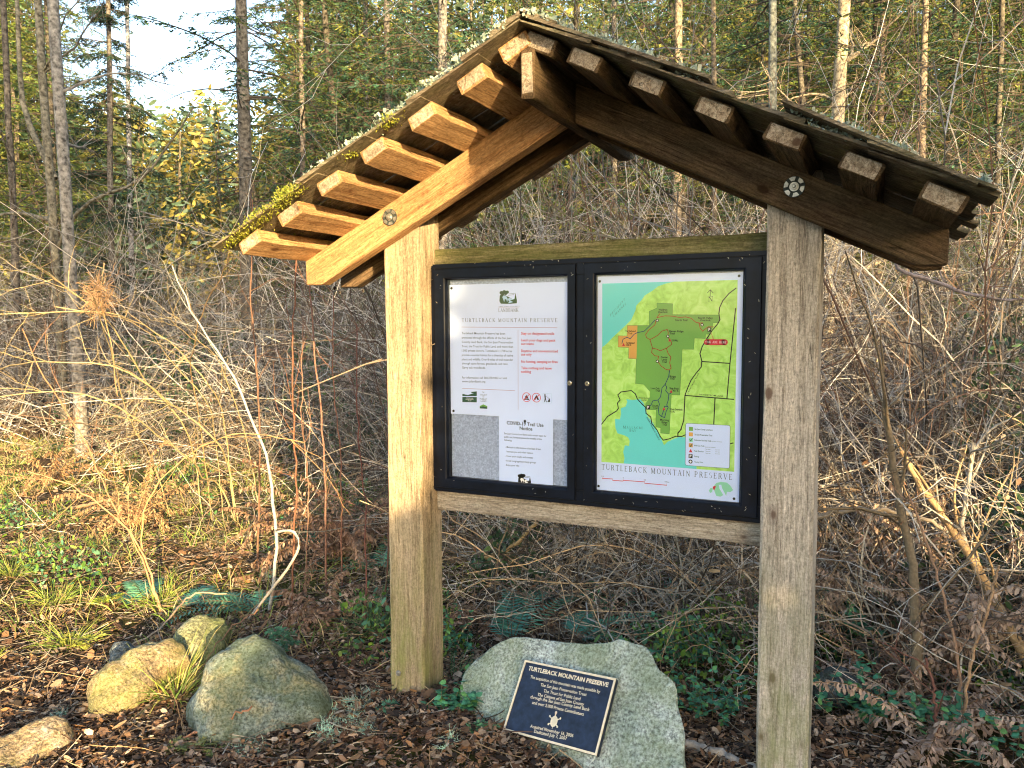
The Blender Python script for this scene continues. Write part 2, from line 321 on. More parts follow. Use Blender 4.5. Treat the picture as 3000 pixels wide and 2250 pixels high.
# roof of shakes: courses of tapered boards
def shakes(s):
    g = Geo(); random.seed(5+s); ux = Vector((s*math.cos(TH), 0, -math.sin(TH))); n = Vector((s*math.sin(TH), 0, math.cos(TH))); O = Vector((XC, 0, 2.1295))
    Ls = 1.160 if s > 0 else 1.192; nc = 6; ex = Ls/nc
    for c_ in range(nc):
        y = -.392
        while y < .545:
            wd = random.uniform(.09, .19); y2 = min(y+wd, .548)
            a0 = c_*ex-.06 if c_ else -.004; a1 = (c_+1)*ex+random.uniform(-.018, .02)+(.012 if c_ == nc-1 else 0)
            t0, t1 = .003, random.uniform(.007, .014); lift = 0; yo = random.uniform(-.012, .008) if y < -.38 else 0
            lo0, lo1 = .001+.004*(c_ > 0), .001+(.008 if c_ < nc-1 else .004)+random.uniform(0, .007)
            vs = []
            for (a, lo, th) in ((a0, lo0, t0), ((a0+a1)/2, (lo0+lo1)/2, (t0+t1)/2), (a1, lo1, t1)):
                for yy in (y+yo+random.gauss(0, .002), y2-.003+random.gauss(0, .002)):
                    for h in (lo, lo+th+random.gauss(0, .001)):
                        p = O+ux*a+n*h; vs.append((p.x, yy, p.z))
            idx = lambda i, j, k: i*4+j*2+k
            F = []
            for i in (0, 1):
                F += [(idx(i, 0, 1), idx(i+1, 0, 1), idx(i+1, 1, 1), idx(i, 1, 1)), (idx(i, 0, 0), idx(i, 1, 0), idx(i+1, 1, 0), idx(i+1, 0, 0)),
                      (idx(i, 0, 0), idx(i+1, 0, 0), idx(i+1, 0, 1), idx(i, 0, 1)), (idx(i, 1, 0), idx(i, 1, 1), idx(i+1, 1, 1), idx(i+1, 1, 0))]
            F += [(idx(2, 0, 0), idx(2, 1, 0), idx(2, 1, 1), idx(2, 0, 1)), (idx(0, 0, 0), idx(0, 0, 1), idx(0, 1, 1), idx(0, 1, 0))]
            g.add(vs, F); y = y2
    o = link('roof_shakes', g.mesh('roof_shakes'), M_SHAKE, kiosk)
    o['label'] = 'left roof slope, mossy at its lower edge' if s < 0 else 'right roof slope with pale lichen and a split loose shake'
    # sheathing strip under the front edge
    return o
shakes(-1); shakes(1)
g = Geo()
for k in range(5):
    y0 = -.39+k*.19
    for s in (-1, 1):
        ux = np.array([s*math.cos(TH), 0, -math.sin(TH)]); n = np.array([s*math.sin(TH), 0, math.cos(TH)]); O = np.array([XC, 0, 2.150+.004*(k % 2)])
        V = [O+ux*a+n*h+np.array([0, yy, 0]) for a in (-.006, .10) for yy in (y0, y0+.2) for h in (0, .014)]
        g.add(V, [(0, 1, 3, 2), (4, 6, 7, 5), (0, 4, 5, 1), (2, 3, 7, 6), (1, 5, 7, 3), (0, 2, 6, 4)])
link('ridge_cap', g.mesh('ridge_cap'), M_SHAKE, kiosk)
# loose split shake on the right slope front edge
ux = np.array([math.cos(TH), 0, -math.sin(TH)]); n_ = np.array([math.sin(TH), 0, math.cos(TH)]); O = np.array([XC, 0, 2.1295])
g = Geo(); 
for a0, a1, h0, h1, y0, y1, t in ((.70, 1.13, .030, .012, -.43, -.33, .007), (.02, .52, .014, .026, -.41, -.30, .008), (.90, 1.165, .014, .016, -.425, -.36, .006)):
    V = [O+ux*a+n_*(h+k*t)+np.array([0, yy, 0]) for a, h in ((a0, h0), (a1, h1)) for yy in (y0+random.uniform(0, .02), y1) for k in (0, 1)]
    g.add(V, [(0, 1, 3, 2), (4, 6, 7, 5), (0, 4, 5, 1), (2, 3, 7, 6), (1, 5, 7, 3), (0, 2, 6, 4)])
link('split_shake', g.mesh('split_shake'), M_SHAKE, kiosk)
# moss and lichen on the roof
def fuzz(P, Nn, L, w, cols, spread=.6):
    n = len(P); g = Geo(); D = nrm(Nn+rv(n, spread))*(np.asarray(L).reshape(-1, 1)); Wd = nrm(np.cross(D, rv(n)))*w
    g.blades(P, D, Wd, pick(cols, n), 0, .5); return g
def roofpts(s, a, y, h): 
    ux = np.array([s*math.cos(TH), 0, -math.sin(TH)]); n = np.array([s*math.sin(TH), 0, math.cos(TH)])
    return np.array([XC, 0, 2.1295])+a[:, None]*ux+np.array([0, 1., 0])*y[:, None]+n*h[:, None], n
P_, N_ = [], []
for (a, y, ra_, rb_, hh, cnt) in ((1.0, -.37, .09, .04, .018, 1300), (.87, -.38, .06, .035, .022, 900), (1.12, -.36, .06, .04, .006, 500), (.62, -.36, .03, .03, .008, 200), (.46, -.37, .035, .03, .012, 260), (.95, -.1, .15, .2, .015, 700)):
    aa = a+rng.normal(0, ra_*.5, cnt); yy = np.maximum(y+rng.normal(0, rb_*.5, cnt), -.405); q = np.clip(1-((aa-a)/ra_)**2, 0, 1); p, n = roofpts(-1, aa, yy, (.012+hh*q)*1.0*rng.random(cnt)); P_.append(p); N_.append(np.repeat([n], cnt, 0))
link('roof_moss', fuzz(np.concatenate(P_), np.concatenate(N_), rng.uniform(.004, .010, sum(map(len, P_))), .0015, [(.26, .28, .03), (.18, .22, .02), (.33, .32, .06)]).mesh('roof_moss'), M_LEAF, kiosk)
def lichen_geo(P, Nn, size, cols):
    n = len(P); g = Geo(); 
    for k in range(5):
        D = nrm(Nn*.7+rv(n, .9))*size[:, None]*rng.uniform(.5, 1.1, (n, 1)); g.blades(P+rv(n, .004), D, nrm(np.cross(D, rv(n)))*size[:, None]*rng.uniform(.16, .34, (n, 1)), pick(cols, n, .1), 0, .9)
    return g
P_, N_ = [], []
for s, a, sp, cnt in ((1, .06, .05, 190), (1, .22, .035, 120), (1, .33, .05, 170), (1, .46, .03, 60), (1, .84, .05, 190), (1, .95, .03, 50), (1, 1.15, .03, 30), (-1, .05, .04, 150), (-1, .16, .05, 170), (-1, .30, .05, 120), (-1, .42, .03, 50), (-1, .58, .05, 70), (-1, .76, .04, 80)):
    aa = np.clip(a+rng.normal(0, sp, cnt), 0, 1.14); yy = -.39+np.abs(rng.normal(0, .09, cnt)); p, n = roofpts(s, aa, yy, np.full(cnt, .022)+rng.random(cnt)*.012); P_.append(p); N_.append(np.repeat([n], cnt, 0))
P_ = np.concatenate(P_); N_ = np.concatenate(N_)
link('roof_lichen', lichen_geo(P_, N_, rng.uniform(.006, .017, len(P_)), [(.38, .45, .38), (.30, .38, .31), (.44, .47, .38)]).mesh('roof_lichen'), M_LICH, kiosk)
# washers + bolts
def disc(g, c, ax, r, h, n=28, col=(.5, .5, .5)):
    ax = Vector(ax).normalized(); u = ax.orthogonal().normalized(); w_ = ax.cross(u); c = Vector(c)
    V = [c]+[c+u*math.cos(t)*r+w_*math.sin(t)*r for t in np.arange(n)*2*math.pi/n]; V2 = [v+ax*h for v in V]; V2[0] = c+ax*(h*1.05)
    F = [(0, 1+i, 1+(i+1) % n, 0) for i in range(n)]
    Fq = []
    for i in range(n):
        j = (i+1) % n; Fq += [(1+i, 1+j, n+2+j, n+2+i)]
    g.add([tuple(v) for v in V]+[tuple(v) for v in V2], Fq)
    return [tuple(v) for v in V2], n
def solid_disc(bm, c, ax, r, h, n=28, r2=None):
    m_ = Matrix.Translation(Vector(c)+Vector(ax).normalized()*h/2) @ Vector(ax).to_track_quat('Z', 'Y').to_matrix().to_4x4()
    return bmesh.ops.create_cone(bm, cap_ends=True, segments=n, radius1=r, radius2=r2 if r2 is not None else r, depth=h, matrix=m_)
def finish(bm, name, mat, parent=None, smooth=False):
    bmesh.ops.recalc_face_normals(bm, faces=bm.faces); me = bpy.data.meshes.new(name); bm.to_mesh(me); bm.free(); return link(name, me, mat, parent)
for x in (.065, 1.336):
    bm = bmesh.new(); c = Vector((x, -.0535, 1.7205)); ax = Vector((0, -1, 0)); solid_disc(bm, c, ax, .0275, .003); w0 = finish(bm, 'washer', M_METALD, kiosk); bm = bmesh.new()
    for k in range(6):                       # raised sectors of the malleable washer
        a = k*math.pi/3+.2
        vs = []
        for rr, da in ((.0165, .26), (.0258, .18), (.0262, .5), (.0258, .86), (.0165, .80)):
            vs.append(bm.verts.new((x+rr*math.cos(a+da), -.0565, 1.7205+rr*math.sin(a+da))))
        f = bm.faces.new(vs); e_ = bmesh.ops.extrude_face_region(bm, geom=[f]); bmesh.ops.translate(bm, vec=(0, -.0025, 0), verts=[v for v in e_['geom'] if isinstance(v, bmesh.types.BMVert)])
    solid_disc(bm, c+ax*.003, ax, .012, .003); solid_disc(bm, c+ax*.006, ax, .0085, .006, 6)
    w_ = finish(bm, 'washer_relief', M_METAL, kiosk)
    bm = bmesh.new(); solid_disc(bm, c+ax*.012, ax, .005, .005, 12, .003); finish(bm, 'bolt', M_METAL, kiosk)
bm = bmesh.new(); solid_disc(bm, (.036, -.004, .125), (0, -1, 0), .0105, .007, 20, .007); finish(bm, 'bolt', M_METAL, kiosk)
M_KNOT = wood('knot_wood', (.06, .035, .028), (.035, .02, .016), (.012, .008, .007)); M_KRIM = wood('knot_rim', (.46, .43, .38), (.36, .33, .28), (.22, .18, .14))
def knot(px, py, r, y, host, rim=1.7):
    c = at(px, py, y)
    for nm, rr, h, mt in (('knot', r, .0011, M_KNOT), ('knot', r*rim, .0005, M_KRIM)):
        bm = bmesh.new(); vs = []
        for t in np.arange(18)*2*math.pi/18:
            k = rr*(1+.16*math.sin(2*t+px)+.10*math.sin(5*t+py)); vs.append(bm.verts.new((c[0]+k*math.cos(t)*.85, y-h, c[2]+k*math.sin(t)*1.1)))
        bm.faces.new(vs); e_ = bmesh.ops.extrude_face_region(bm, geom=bm.faces[:]); bmesh.ops.translate(bm, vec=(0, h+.0004, 0), verts=[v for v in e_['geom'] if isinstance(v, bmesh.types.BMVert)])
        o = finish(bm, nm, mt, host, False); M0 = host.matrix_local.copy(); M0.translation = M0.translation+Vector(kiosk.location); o.matrix_local = M0.inverted()
posts = [o for o in kiosk.children if o.name.startswith('post')]; rails = [o for o in kiosk.children if o.name.startswith('crossbeam')]
for a in ((2236, 1677, .012), (2316, 1861, .0105), (2337, 1461, .0045), (2267, 1869, .0042), (2343, 859, .0085), (2398, 715, .016), (2303, 1705, .004), (2271, 2170, .003), (2290, 1105, .003)): knot(*a, 0, pr)
for a in ((1158, 1403, .0052), (1190, 912, .0085), (1160, 1130, .006), (1199, 1208, .0035), (1172, 1060, .003), (1197, 1415, .003)): knot(*a, 0, posts[0])
for a in ((1789, 1504, .006), (1945, 1524, .0065), (2008, 1526, .010), (1838, 1544, .0075), (1345, 1457, .007), (1363, 1473, .004), (1442, 1478, .004), (1540, 1490, .005), (1640, 1500, .0035), (2215, 1562, .006), (2040, 1545, .005)): knot(*a, .101, rails[-1] if rails[-1].location.z < 1 else rails[0], 1.3)
for a in ((1716, 712, .010), (1330, 748, .006), (1935, 703, .004)): knot(*a, .101, rails[0] if rails[0].location.z > 1 else rails[-1], 1.3)
# ------------------------------------------------------------ display case
YF = .0696
case = empty('display_case', (XC, .085, .775), 'black metal two-door glazed display case holding the map and notices', 'display case')
box('case_frame', (.143, YF+.004, .779), (1.2600, .1005, 1.570), M_BLACK, case, .006, 3)
def frame_ring(name, x0, x1, z0, z1, ix0, ix1, iz0, iz1, yf, yb, mat, parent, lip=.012):
    """picture frame with mitred corners and a sloped inner lip"""
    bm = bmesh.new(); prof = [(0, yb), (0, yf+.003), (.03, yf), (.80, yf), (.88, yf+.002), (1., yf+lip)]
    out = [(x0, z0), (x1, z0), (x1, z1), (x0, z1)]; inn = [(ix0, iz0), (ix1, iz0), (ix1, iz1), (ix0, iz1)]
    rings = [[bm.verts.new((o_[0]+(i_[0]-o_[0])*t, y, o_[1]+(i_[1]-o_[1])*t)) for o_, i_ in zip(out, inn)] for t, y in prof]
    for a_, b_ in zip(rings, rings[1:]):
        for k in range(4): bm.faces.new((a_[k], a_[(k+1) % 4], b_[(k+1) % 4], b_[k]))
    return finish(bm, name, mat, parent)
doors = []
for k, (x0, x1, ix0, ix1) in enumerate(((.160, .6775, .207, .647), (.7065, 1.243, .744, 1.190))):
    d = frame_ring('door', x0, x1, .796, 1.552, ix0, ix1, .833, 1.515, YF-.004, YF+.0035, M_BLACK, case); doors.append(d)
    # (the hole of the ring sits over a recessed tray)
    pane = box('pane', (ix0-.004, YF+.0085, .829), (ix1+.004, YF+.0095, 1.519), M_GLASS, None, 0); pane.parent = d; pane.location = (0, 0, 0)
    lx = .661 if k == 0 else .7205
    bm = bmesh.new(); solid_disc(bm, (lx, YF-.004, 1.1755), (0, -1, 0), .0092, .006, 24, .008); solid_disc(bm, (lx, YF-.010, 1.1755), (0, -1, 0), .0055, .002, 20)
    lk = finish(bm, 'lock', M_CHROME); lk.parent = d; lk.location = (0, 0, 0)
    bm = bmesh.new(); bmesh.ops.create_cube(bm, size=1, matrix=Matrix.Translation((lx, YF-.0125, 1.1755)) @ Matrix.Diagonal((.006, .001, .0015, 1))); kh = finish(bm, 'keyhole', M_SEAM); kh.parent = d; kh.location = (0, 0, 0)
# recess: backboards stand behind the glass, so the frame box is cut into a shell
old = [o for o in case.children if o.name.startswith('case_frame')][0]; bpy.data.objects.remove(old)
bm = bmesh.new()
def bbox(bm, lo, hi, bev=0):
    r_ = bmesh.ops.create_cube(bm, size=1); 
    for v in r_['verts']: v.co = Vector([(lo[i]+hi[i])/2+v.co[i]*(hi[i]-lo[i]) for i in range(3)])
    if bev: bmesh.ops.bevel(bm, geom=list({e for v in r_['verts'] for e in v.link_edges}), offset=bev, segments=2, affect='EDGES')
bbox(bm, (.143, YF+.0035, 1.515), (1.26, .1000, 1.570), .005); bbox(bm, (.143, YF+.0035, .779), (1.26, .1000, .833), .005)
bbox(bm, (.1435, YF+.0045, .830), (.207, .0995, 1.518), .002); bbox(bm, (1.190, YF+.0045, .830), (1.2595, .0995, 1.518), .002)
bbox(bm, (.647, YF+.0045, .830), (.744, .0995, 1.518), .002)
finish(bm, 'case_frame', M_BLACK, case)
bm = bmesh.new(); bbox(bm, (.20, .0965, .828), (.655, .0998, 1.522)); bbox(bm, (.735, .0965, .828), (1.20, .0998, 1.522)); finish(bm, 'backboard', M_FELT, case)
bm = bmesh.new()                                        # seams between the doors and the header rail
for lo, hi in (((.1600, YF-.0012, .790), (.1612, YF+.003, 1.556)), ((.6782, YF+.0005, .79), (.6797, YF+.004, 1.556)), ((.7042, YF+.0005, .79), (.7057, YF+.004, 1.556)), ((.145, YF+.001, 1.5545), (1.258, YF+.004, 1.5565)), ((.145, YF+.001, .7925), (1.258, YF+.004, .794))): bbox(bm, lo, hi)
finish(bm, 'seam', M_SEAM, case)
# specks of debris on the frame
n = 70; g = Geo(); px = rng.uniform(.15, 1.25, n); pz = rng.choice([.80, .815, 1.535, 1.56, 1.545], n)+rng.normal(0, .006, n)
side = rng.random(n) < .45; px[side] = rng.choice([.175, .185, .665, .72, 1.215, 1.235], side.sum())+rng.normal(0, .006, side.sum()); pz[side] = rng.uniform(.8, 1.55, side.sum())
Pp = np.stack([px, np.full(n, YF-.0052), pz], 1); a_ = rng.uniform(0, 3.14, n); D = np.stack([np.cos(a_), np.zeros(n), np.sin(a_)], 1)*rng.uniform(.002, .009, (n, 1)); Wn = np.stack([-np.sin(a_), np.zeros(n), np.cos(a_)], 1)*rng.uniform(.0004, .0011, (n, 1))
g.blades(Pp, D, Wn, pick([(.6, .6, .5), (.4, .35, .25)], n)); link('needle_debris', g.mesh('needle_debris'), M_DRY, case)['kind'] = 'stuff'
# ------------------------------------------------------------ flat art: papers, map, plaque lettering
def flatmat(name, c, rough=.6, spec=.3):
    m, N, L, P = newmat(name); P.inputs['Base Color'].default_value = tuple(c)+(1,); P.inputs['Roughness'].default_value = rough; P.inputs['Specular IOR Level'].default_value = spec; return m
INK = flatmat('ink_grey', (.06, .07, .09)); INKG = flatmat('ink_green', (.03, .09, .04)); RED = flatmat('ink_red', (.55, .03, .05)); INKR = flatmat('rule_mauve', (.38, .26, .36))
BLK = flatmat('ink_black', (.008, .010, .012)); INKT = flatmat('ink_trail', (.32, .05, .015)); INKB = flatmat('ink_blue', (.01, .05, .13)); WHT = flatmat('ink_white', (.8, .8, .8))
SEA = flatmat('map_sea', (.12, .60, .60)); GRN = flatmat('map_green', (.15, .38, .07)); ORG = flatmat('map_orange', (.62, .34, .08)); TEAL = flatmat('map_teal', (.25, .62, .42)); PALE = flatmat('icon_blue', (.35, .55, .75)); DGR = flatmat('logo_green', (.02, .08, .05))
m, N, L, P = newmat('map_land'); tc = nd(N, 'ShaderNodeTexCoord'); f = tex(N, L, tc.outputs['Object'], 26, 6, .6, 1.4); r = ramp(N, [(.3, (.26, .52, .08)), (.5, (.38, .70, .13)), (.7, (.50, .78, .24))]); L.new(f, r.inputs[0]); L.new(r.outputs[0], P.inputs['Base Color']); P.inputs['Roughness'].default_value = .6; LAND = m
class Plane:
    """drawing on a plane: local (a,b) metres -> world; h lifts towards the viewer"""
    def __init__(s, O, ex, ez, parent): s.O = np.array(O, float); s.ex = np.array(ex, float); s.ez = np.array(ez, float); s.n = np.cross(s.ex, s.ez); s.parent = parent
    def w(s, a, b, h=0): return s.O+s.ex*a+s.ez*b+s.n*h
    def poly(s, polys, h, name, mat, th=0):
        bm = bmesh.new()
        for p in polys:
            vs = [bm.verts.new(s.w(a, b, h)) for a, b in p]; f = bm.faces.new(vs)
            f.normal_update()
            if f.normal.dot(Vector(s.n)) < 0: f.normal_flip()
        bmesh.ops.triangulate(bm, faces=bm.faces[:])
        me = bpy.data.meshes.new(name); bm.to_mesh(me); bm.free(); return link(name, me, mat, s.parent)
def stroke(pts, w):                      # polyline -> quads
    out = []; pts = [np.array(p, float) for p in pts]
    for a, b in zip(pts, pts[1:]):
        d = b-a; l = np.linalg.norm(d)+1e-9; d /= l; n = np.array([-d[1], d[0]])*w/2; a2 = a-d*w*.25; b2 = b+d*w*.25
        out.append([a2-n, b2-n, b2+n, a2+n])
    return out
# a small serif capital alphabet: thick stems, thin arms, bracket serifs
def arc(cx, cy, rx, ry, a0, a1, n=12, tk=.13, tn=.05):
    out = []; t = np.linspace(R(a0), R(a1), n)
    for p, q in zip(t, t[1:]):
        wp = tn+(tk-tn)*abs(math.cos(p)); wq = tn+(tk-tn)*abs(math.cos(q))
        f = lambda u, k: (cx+(rx+k)*math.cos(u), cy+(ry+k*.8)*math.sin(u))
        out.append([f(p, -wp/2), f(q, -wq/2), f(q, wq/2), f(p, wp/2)])
    return out
def st(x0, y0, x1, y1, w): return stroke([(x0, y0), (x1, y1)], w)
def sf(x, y, l=.2): return st(x-l/2, y, x+l/2, y, .045)
TK, TN = .125, .055
GL = {'T': (.78, lambda: st(.39, .02, .39, .98, TK)+st(.03, .96, .75, .96, TN)+sf(.39, .03, .3)+st(.05, .98, .05, .80, .05)+st(.73, .98, .73, .80, .05)),
'U': (.86, lambda: st(.16, .35, .16, .98, TK)+st(.72, .35, .72, .98, TN)+arc(.44, .33, .28, .30, 180, 360)+sf(.16, .97, .28)+sf(.72, .97, .24)),
'R': (.80, lambda: st(.17, .02, .17, .98, TK)+arc(.36, .73, .24, .24, -90, 90)+st(.17, .97, .38, .97, TN)+st(.17, .49, .38, .49, TN)+st(.40, .49, .74, .02, TK)+sf(.17, .03, .3)),
'L': (.68, lambda: st(.17, .02, .17, .98, TK)+st(.05, .04, .62, .04, TN)+sf(.17, .97, .28)+st(.62, .02, .62, .2, .05)),
'E': (.70, lambda: st(.17, .02, .17, .98, TK)+st(.05, .04, .62, .04, TN)+st(.05, .96, .60, .96, TN)+st(.17, .5, .50, .5, TN)+st(.62, .02, .62, .2, .05)+st(.6, .98, .6, .82, .05)),
'B': (.76, lambda: st(.17, .02, .17, .98, TK)+arc(.36, .74, .22, .23, -90, 90)+arc(.38, .26, .26, .24, -90, 90)+st(.06, .97, .38, .97, TN)+st(.17, .505, .38, .505, TN)+st(.06, .03, .4, .03, TN)),
'A': (.84, lambda: st(.10, .02, .42, .98, TN)+st(.42, .98, .74, .02, TK)+st(.22, .34, .62, .34, TN)+sf(.10, .03, .22)+sf(.74, .03, .26)),
'C': (.82, lambda: arc(.45, .5, .34, .47, 45, 315, 18)+st(.70, .95, .70, .76, .05)),
'G': (.88, lambda: arc(.45, .5, .34, .47, 45, 315, 18)+st(.70, .95, .70, .76, .05)+st(.72, .06, .72, .42, TK)+sf(.70, .42, .26)),
'K': (.84, lambda: st(.17, .02, .17, .98, TK)+st(.22, .46, .68, .98, TN)+st(.34, .56, .76, .02, TK)+sf(.17, .03, .28)+sf(.17, .97, .28)+sf(.68, .97, .2)),
'M': (1.02, lambda: st(.15, .02, .15, .98, TN)+st(.15, .98, .50, .08, TK)+st(.50, .08, .85, .98, TN)+st(.86, .02, .86, .98, TK)+sf(.15, .03, .24)+sf(.86, .03, .28)),
'O': (.92, lambda: arc(.46, .5, .36, .46, 0, 360, 26)),
'N': (.90, lambda: st(.16, .02, .16, .98, TN)+st(.16, .96, .74, .04, TK)+st(.74, .02, .74, .98, TN)+sf(.16, .03, .22)+sf(.74, .97, .22)),
'I': (.36, lambda: st(.18, .02, .18, .98, TK)+sf(.18, .03, .28)+sf(.18, .97, .28)),
'P': (.74, lambda: st(.17, .02, .17, .98, TK)+arc(.36, .71, .25, .25, -90, 90)+st(.06, .97, .38, .97, TN)+st(.17, .46, .38, .46, TN)+sf(.17, .03, .3)),
'S': (.64, lambda: arc(.32, .73, .20, .22, 40, 250, 12, .09, .05)+arc(.32, .27, .22, .24, -140, 80, 12, .10, .05)+st(.13, .30, .48, .66, .10)*0),
'V': (.84, lambda: st(.10, .98, .42, .02, TK)+st(.42, .02, .74, .98, TN)+sf(.10, .97, .26)+sf(.74, .97, .2)),
'D': (.88, lambda: st(.17, .02, .17, .98, TK)+arc(.36, .5, .38, .47, -90, 90, 14)+st(.06, .97, .38, .97, TN)+st(.06, .03, .38, .03, TN)),
'H': (.88, lambda: st(.17, .02, .17, .98, TK)+st(.71, .02, .71, .98, TK)+st(.17, .5, .71, .5, TN)+sf(.17, .03, .26)+sf(.17, .97, .26)+sf(.71, .03, .26)+sf(.71, .97, .26)),
'Y': (.82, lambda: st(.41, .02, .41, .48, TK)+st(.10, .98, .41, .46, TK)+st(.41, .46, .72, .98, TN)+sf(.41, .03, .26)+sf(.1, .97, .22)+sf(.72, .97, .18)),
'W': (1.2, lambda: st(.08, .98, .34, .02, TK)+st(.34, .02, .60, .9, TN)+st(.60, .9, .84, .02, TK)+st(.84, .02, 1.1, .98, TN))}
def serif(text, a0, b0, a1, h, slope=0., track=.16, small=1.):
    """polys of text from a0 to a1 along a line through (a0,b0) rising 'slope'; first letters full size, rest * small"""
    x = 0; polys = []; up = True
    for ch in text:
        if ch == ' ': x += .62; up = True; continue
        s_ = 1. if up else small; up = False; adv, fn = GL[ch]
        polys += [[(x+q[0]*s_, q[1]*s_) for q in p] for p in fn()]; x += adv*s_+track
    W_ = x-track; sx = (a1-a0)/W_; d = math.hypot(1, slope)
    return [[(a0+q[0]*sx, b0+q[1]*h+q[0]*sx*slope) for q in p] for p in polys]
def font(text, h, bold=0., shear=0.):
    cu = bpy.data.curves.new('t', 'FONT'); cu.body = text; cu.size = 1; cu.offset = bold; cu.shear = shear; cu.resolution_u = 2
    o = bpy.data.objects.new('t', cu); COL.objects.link(o); bpy.context.view_layer.update()
    dg = bpy.context.evaluated_depsgraph_get(); me = bpy.data.meshes.new_from_object(o.evaluated_get(dg))
    V = np.zeros(len(me.vertices)*3); me.vertices.foreach_get('co', V); V = V.reshape(-1, 3)[:, :2]; F = [list(p.vertices) for p in me.polygons]
    bpy.data.objects.remove(o); bpy.data.curves.remove(cu); bpy.data.meshes.remove(me); V[:, 0] -= V[:, 0].min(); return V, F
class Ink:
    def __init__(s, pl): s.pl = pl; s.V = []; s.F = []
    def text(s, t, a0, b0, h, width=None, slope=0., bold=.0, center=False, shear=0.):
        V, F = font(t, 1, bold, shear); W_ = V[:, 0].max(); sx = h if width is None else width/W_
        X = V[:, 0]*sx-(W_*sx/2 if center else 0); Y = V[:, 1]*h; c_, s_ = math.cos(math.atan(slope)), math.sin(math.atan(slope))
        n0 = len(s.V); s.V += [(a0+x*c_-y*s_, b0+x*s_+y*c_) for x, y in zip(X, Y)]; s.F += [[i+n0 for i in f] for f in F]
    def polys(s, P):
        for p in P:
            n0 = len(s.V); s.V += [tuple(q) for q in p]; s.F.append([n0+i for i in range(len(p))])
    def done(s, name, mat, h, th=0):
        me = bpy.data.meshes.new(name); me.from_pydata([tuple(s.pl.w(a, b, h)) for a, b in s.V], [], s.F); me.update(); return link(name, me, mat, s.pl.parent)
def zp(off, sc, plane_y):                # picture of the paper -> metres on the paper plane (x, z)
    def f(px, py):
        p = at(off[0]+px/sc, off[1]+py/sc, plane_y); return (p[0], p[2])
    return f
def sheet(name, quad, y, mat, label, cat, parent_loc, th=.0006):
    e = empty(name, parent_loc, label, cat); pl = Plane((0, y, 0), (1, 0, 0), (0, 0, 1), e)
    bm = bmesh.new(); n = 16; g_ = []
    q = [np.array(k) for k in quad]
    for i in range(n+1):
        row = []
        for j in range(n+1):
            u, v_ = i/n, j/n; p = q[0]*(1-u)*(1-v_)+q[1]*u*(1-v_)+q[2]*u*v_+q[3]*(1-u)*v_
            row.append(bm.verts.new((p[0], y, p[1])))
        g_.append(row)
    for i in range(n):
        for j in range(n): bm.faces.new((g_[i][j], g_[i][j+1], g_[i+1][j+1], g_[i+1][j]))
    r_ = bmesh.ops.extrude_face_region(bm, geom=bm.faces[:]); bmesh.ops.translate(bm, vec=(0, th, 0), verts=[v for v in r_['geom'] if isinstance(v, bmesh.types.BMVert)])
    finish(bm, 'paper', mat, e); return e, pl
def pins(e, pts, y, r=.0045):
    for x, z in pts:
        bm = bmesh.new(); solid_disc(bm, (x, y, z), (0, -1, 0), r, .003, 16, r*.7); finish(bm, 'pin', BLK, e)
# --- information poster (left door)
YP = .0905
f1 = zp((1280, 780), 3.318, YP)
q = [f1(122, 183), f1(1262, 162), f1(1257, 1492), f1(136, 1432)]; q[1] = (.654, q[0][1]); q[2] = (.654, q[3][1]-.002)
ip, pl = sheet('information_poster', q, YP, M_PAPER_SKYTINT, 'white information poster with red rules text pinned in the left door of the case', 'poster', (.43, YP, q[3][1]))
H = .0004
k = Ink(pl); zb = f1(242, 543); ze = f1(1172, 543); k.polys(serif('TURTLEBACK MOUNTAIN PRESERVE', zb[0], zb[1], ze[0], .0125, (ze[1]-zb[1])/(ze[0]-zb[0]), .3))
zb = f1(598, 445); ze = f1(793, 445); k.polys(serif('LANDBANK', zb[0], zb[1], ze[0], .0118, 0, .06, 1)); zb = f1(602, 397)
k.text('SAN JUAN COUNTY', zb[0], zb[1], .0042, .078)
body = [('Turtleback Mountain Preserve has been', 660, 243, 664), ('protected through the efforts of the San Juan', 703, 243, 724), ('County Land Bank, the San Juan Preservation', 745, 243, 740), ('Trust, the Trust for Public Land, and more than', 787, 243, 741), ("1,500 private donors. Turtleback's 1,718 acres", 829, 243, 731), ('provide essential habitat for a diversity of native', 872, 243, 741), ('plants and wildlife. Over 8 miles of trail meander', 914, 243, 741), ('through quiet forests, grasslands, and rare', 954, 244, 688), ('Garry oak woodlands.', 994, 245, 473), ('For information call 360.378.4402 or visit', 1092, 245, 682), ('www.sjclandbank.org', 1128, 245, 472)]
for t, py, x0, x1 in body:
    a = f1(x0, py); b_ = f1(x1, py+ (x1-x0)*.012); k.text(t, a[0], a[1], .0105, b_[0]-a[0], (b_[1]-a[1])/(b_[0]-a[0]), .004)
k.done('lettering', INK, H)
k = Ink(pl)
for t, py, x1 in (('Stay on designated trails', 664, 1141), ('Leash your dogs and pack', 729, 1153), ('out waste', 765, 943), ('Daytime and non-motorized', 834, 1175), ('use only', 868, 922), ('No hunting, camping or fires', 938, 1174), ('Take nothing and leave', 1000, 1116), ('nothing', 1036, 915)):
    a = f1(819, py); b_ = f1(x1, py+(x1-819)*.01); k.text(t, a[0], a[1], .0118, b_[0]-a[0], (b_[1]-a[1])/(b_[0]-a[0]), .02)
k.done('lettering', RED, H)['label'] = 'red trail rules'
k = Ink(pl); ln = lambda x0, y0, x1, y1, w: stroke([f1(x0, y0), f1(x1, y1)], w)
k.polys(ln(242, 591, 1168, 598, .0016)+ln(789, 620, 790, 1395, .0013)+ln(247, 1187, 757, 1209, .0016)+ln(600, 402, 795, 402, .0007)); k.done('rule_line', INKR, H)
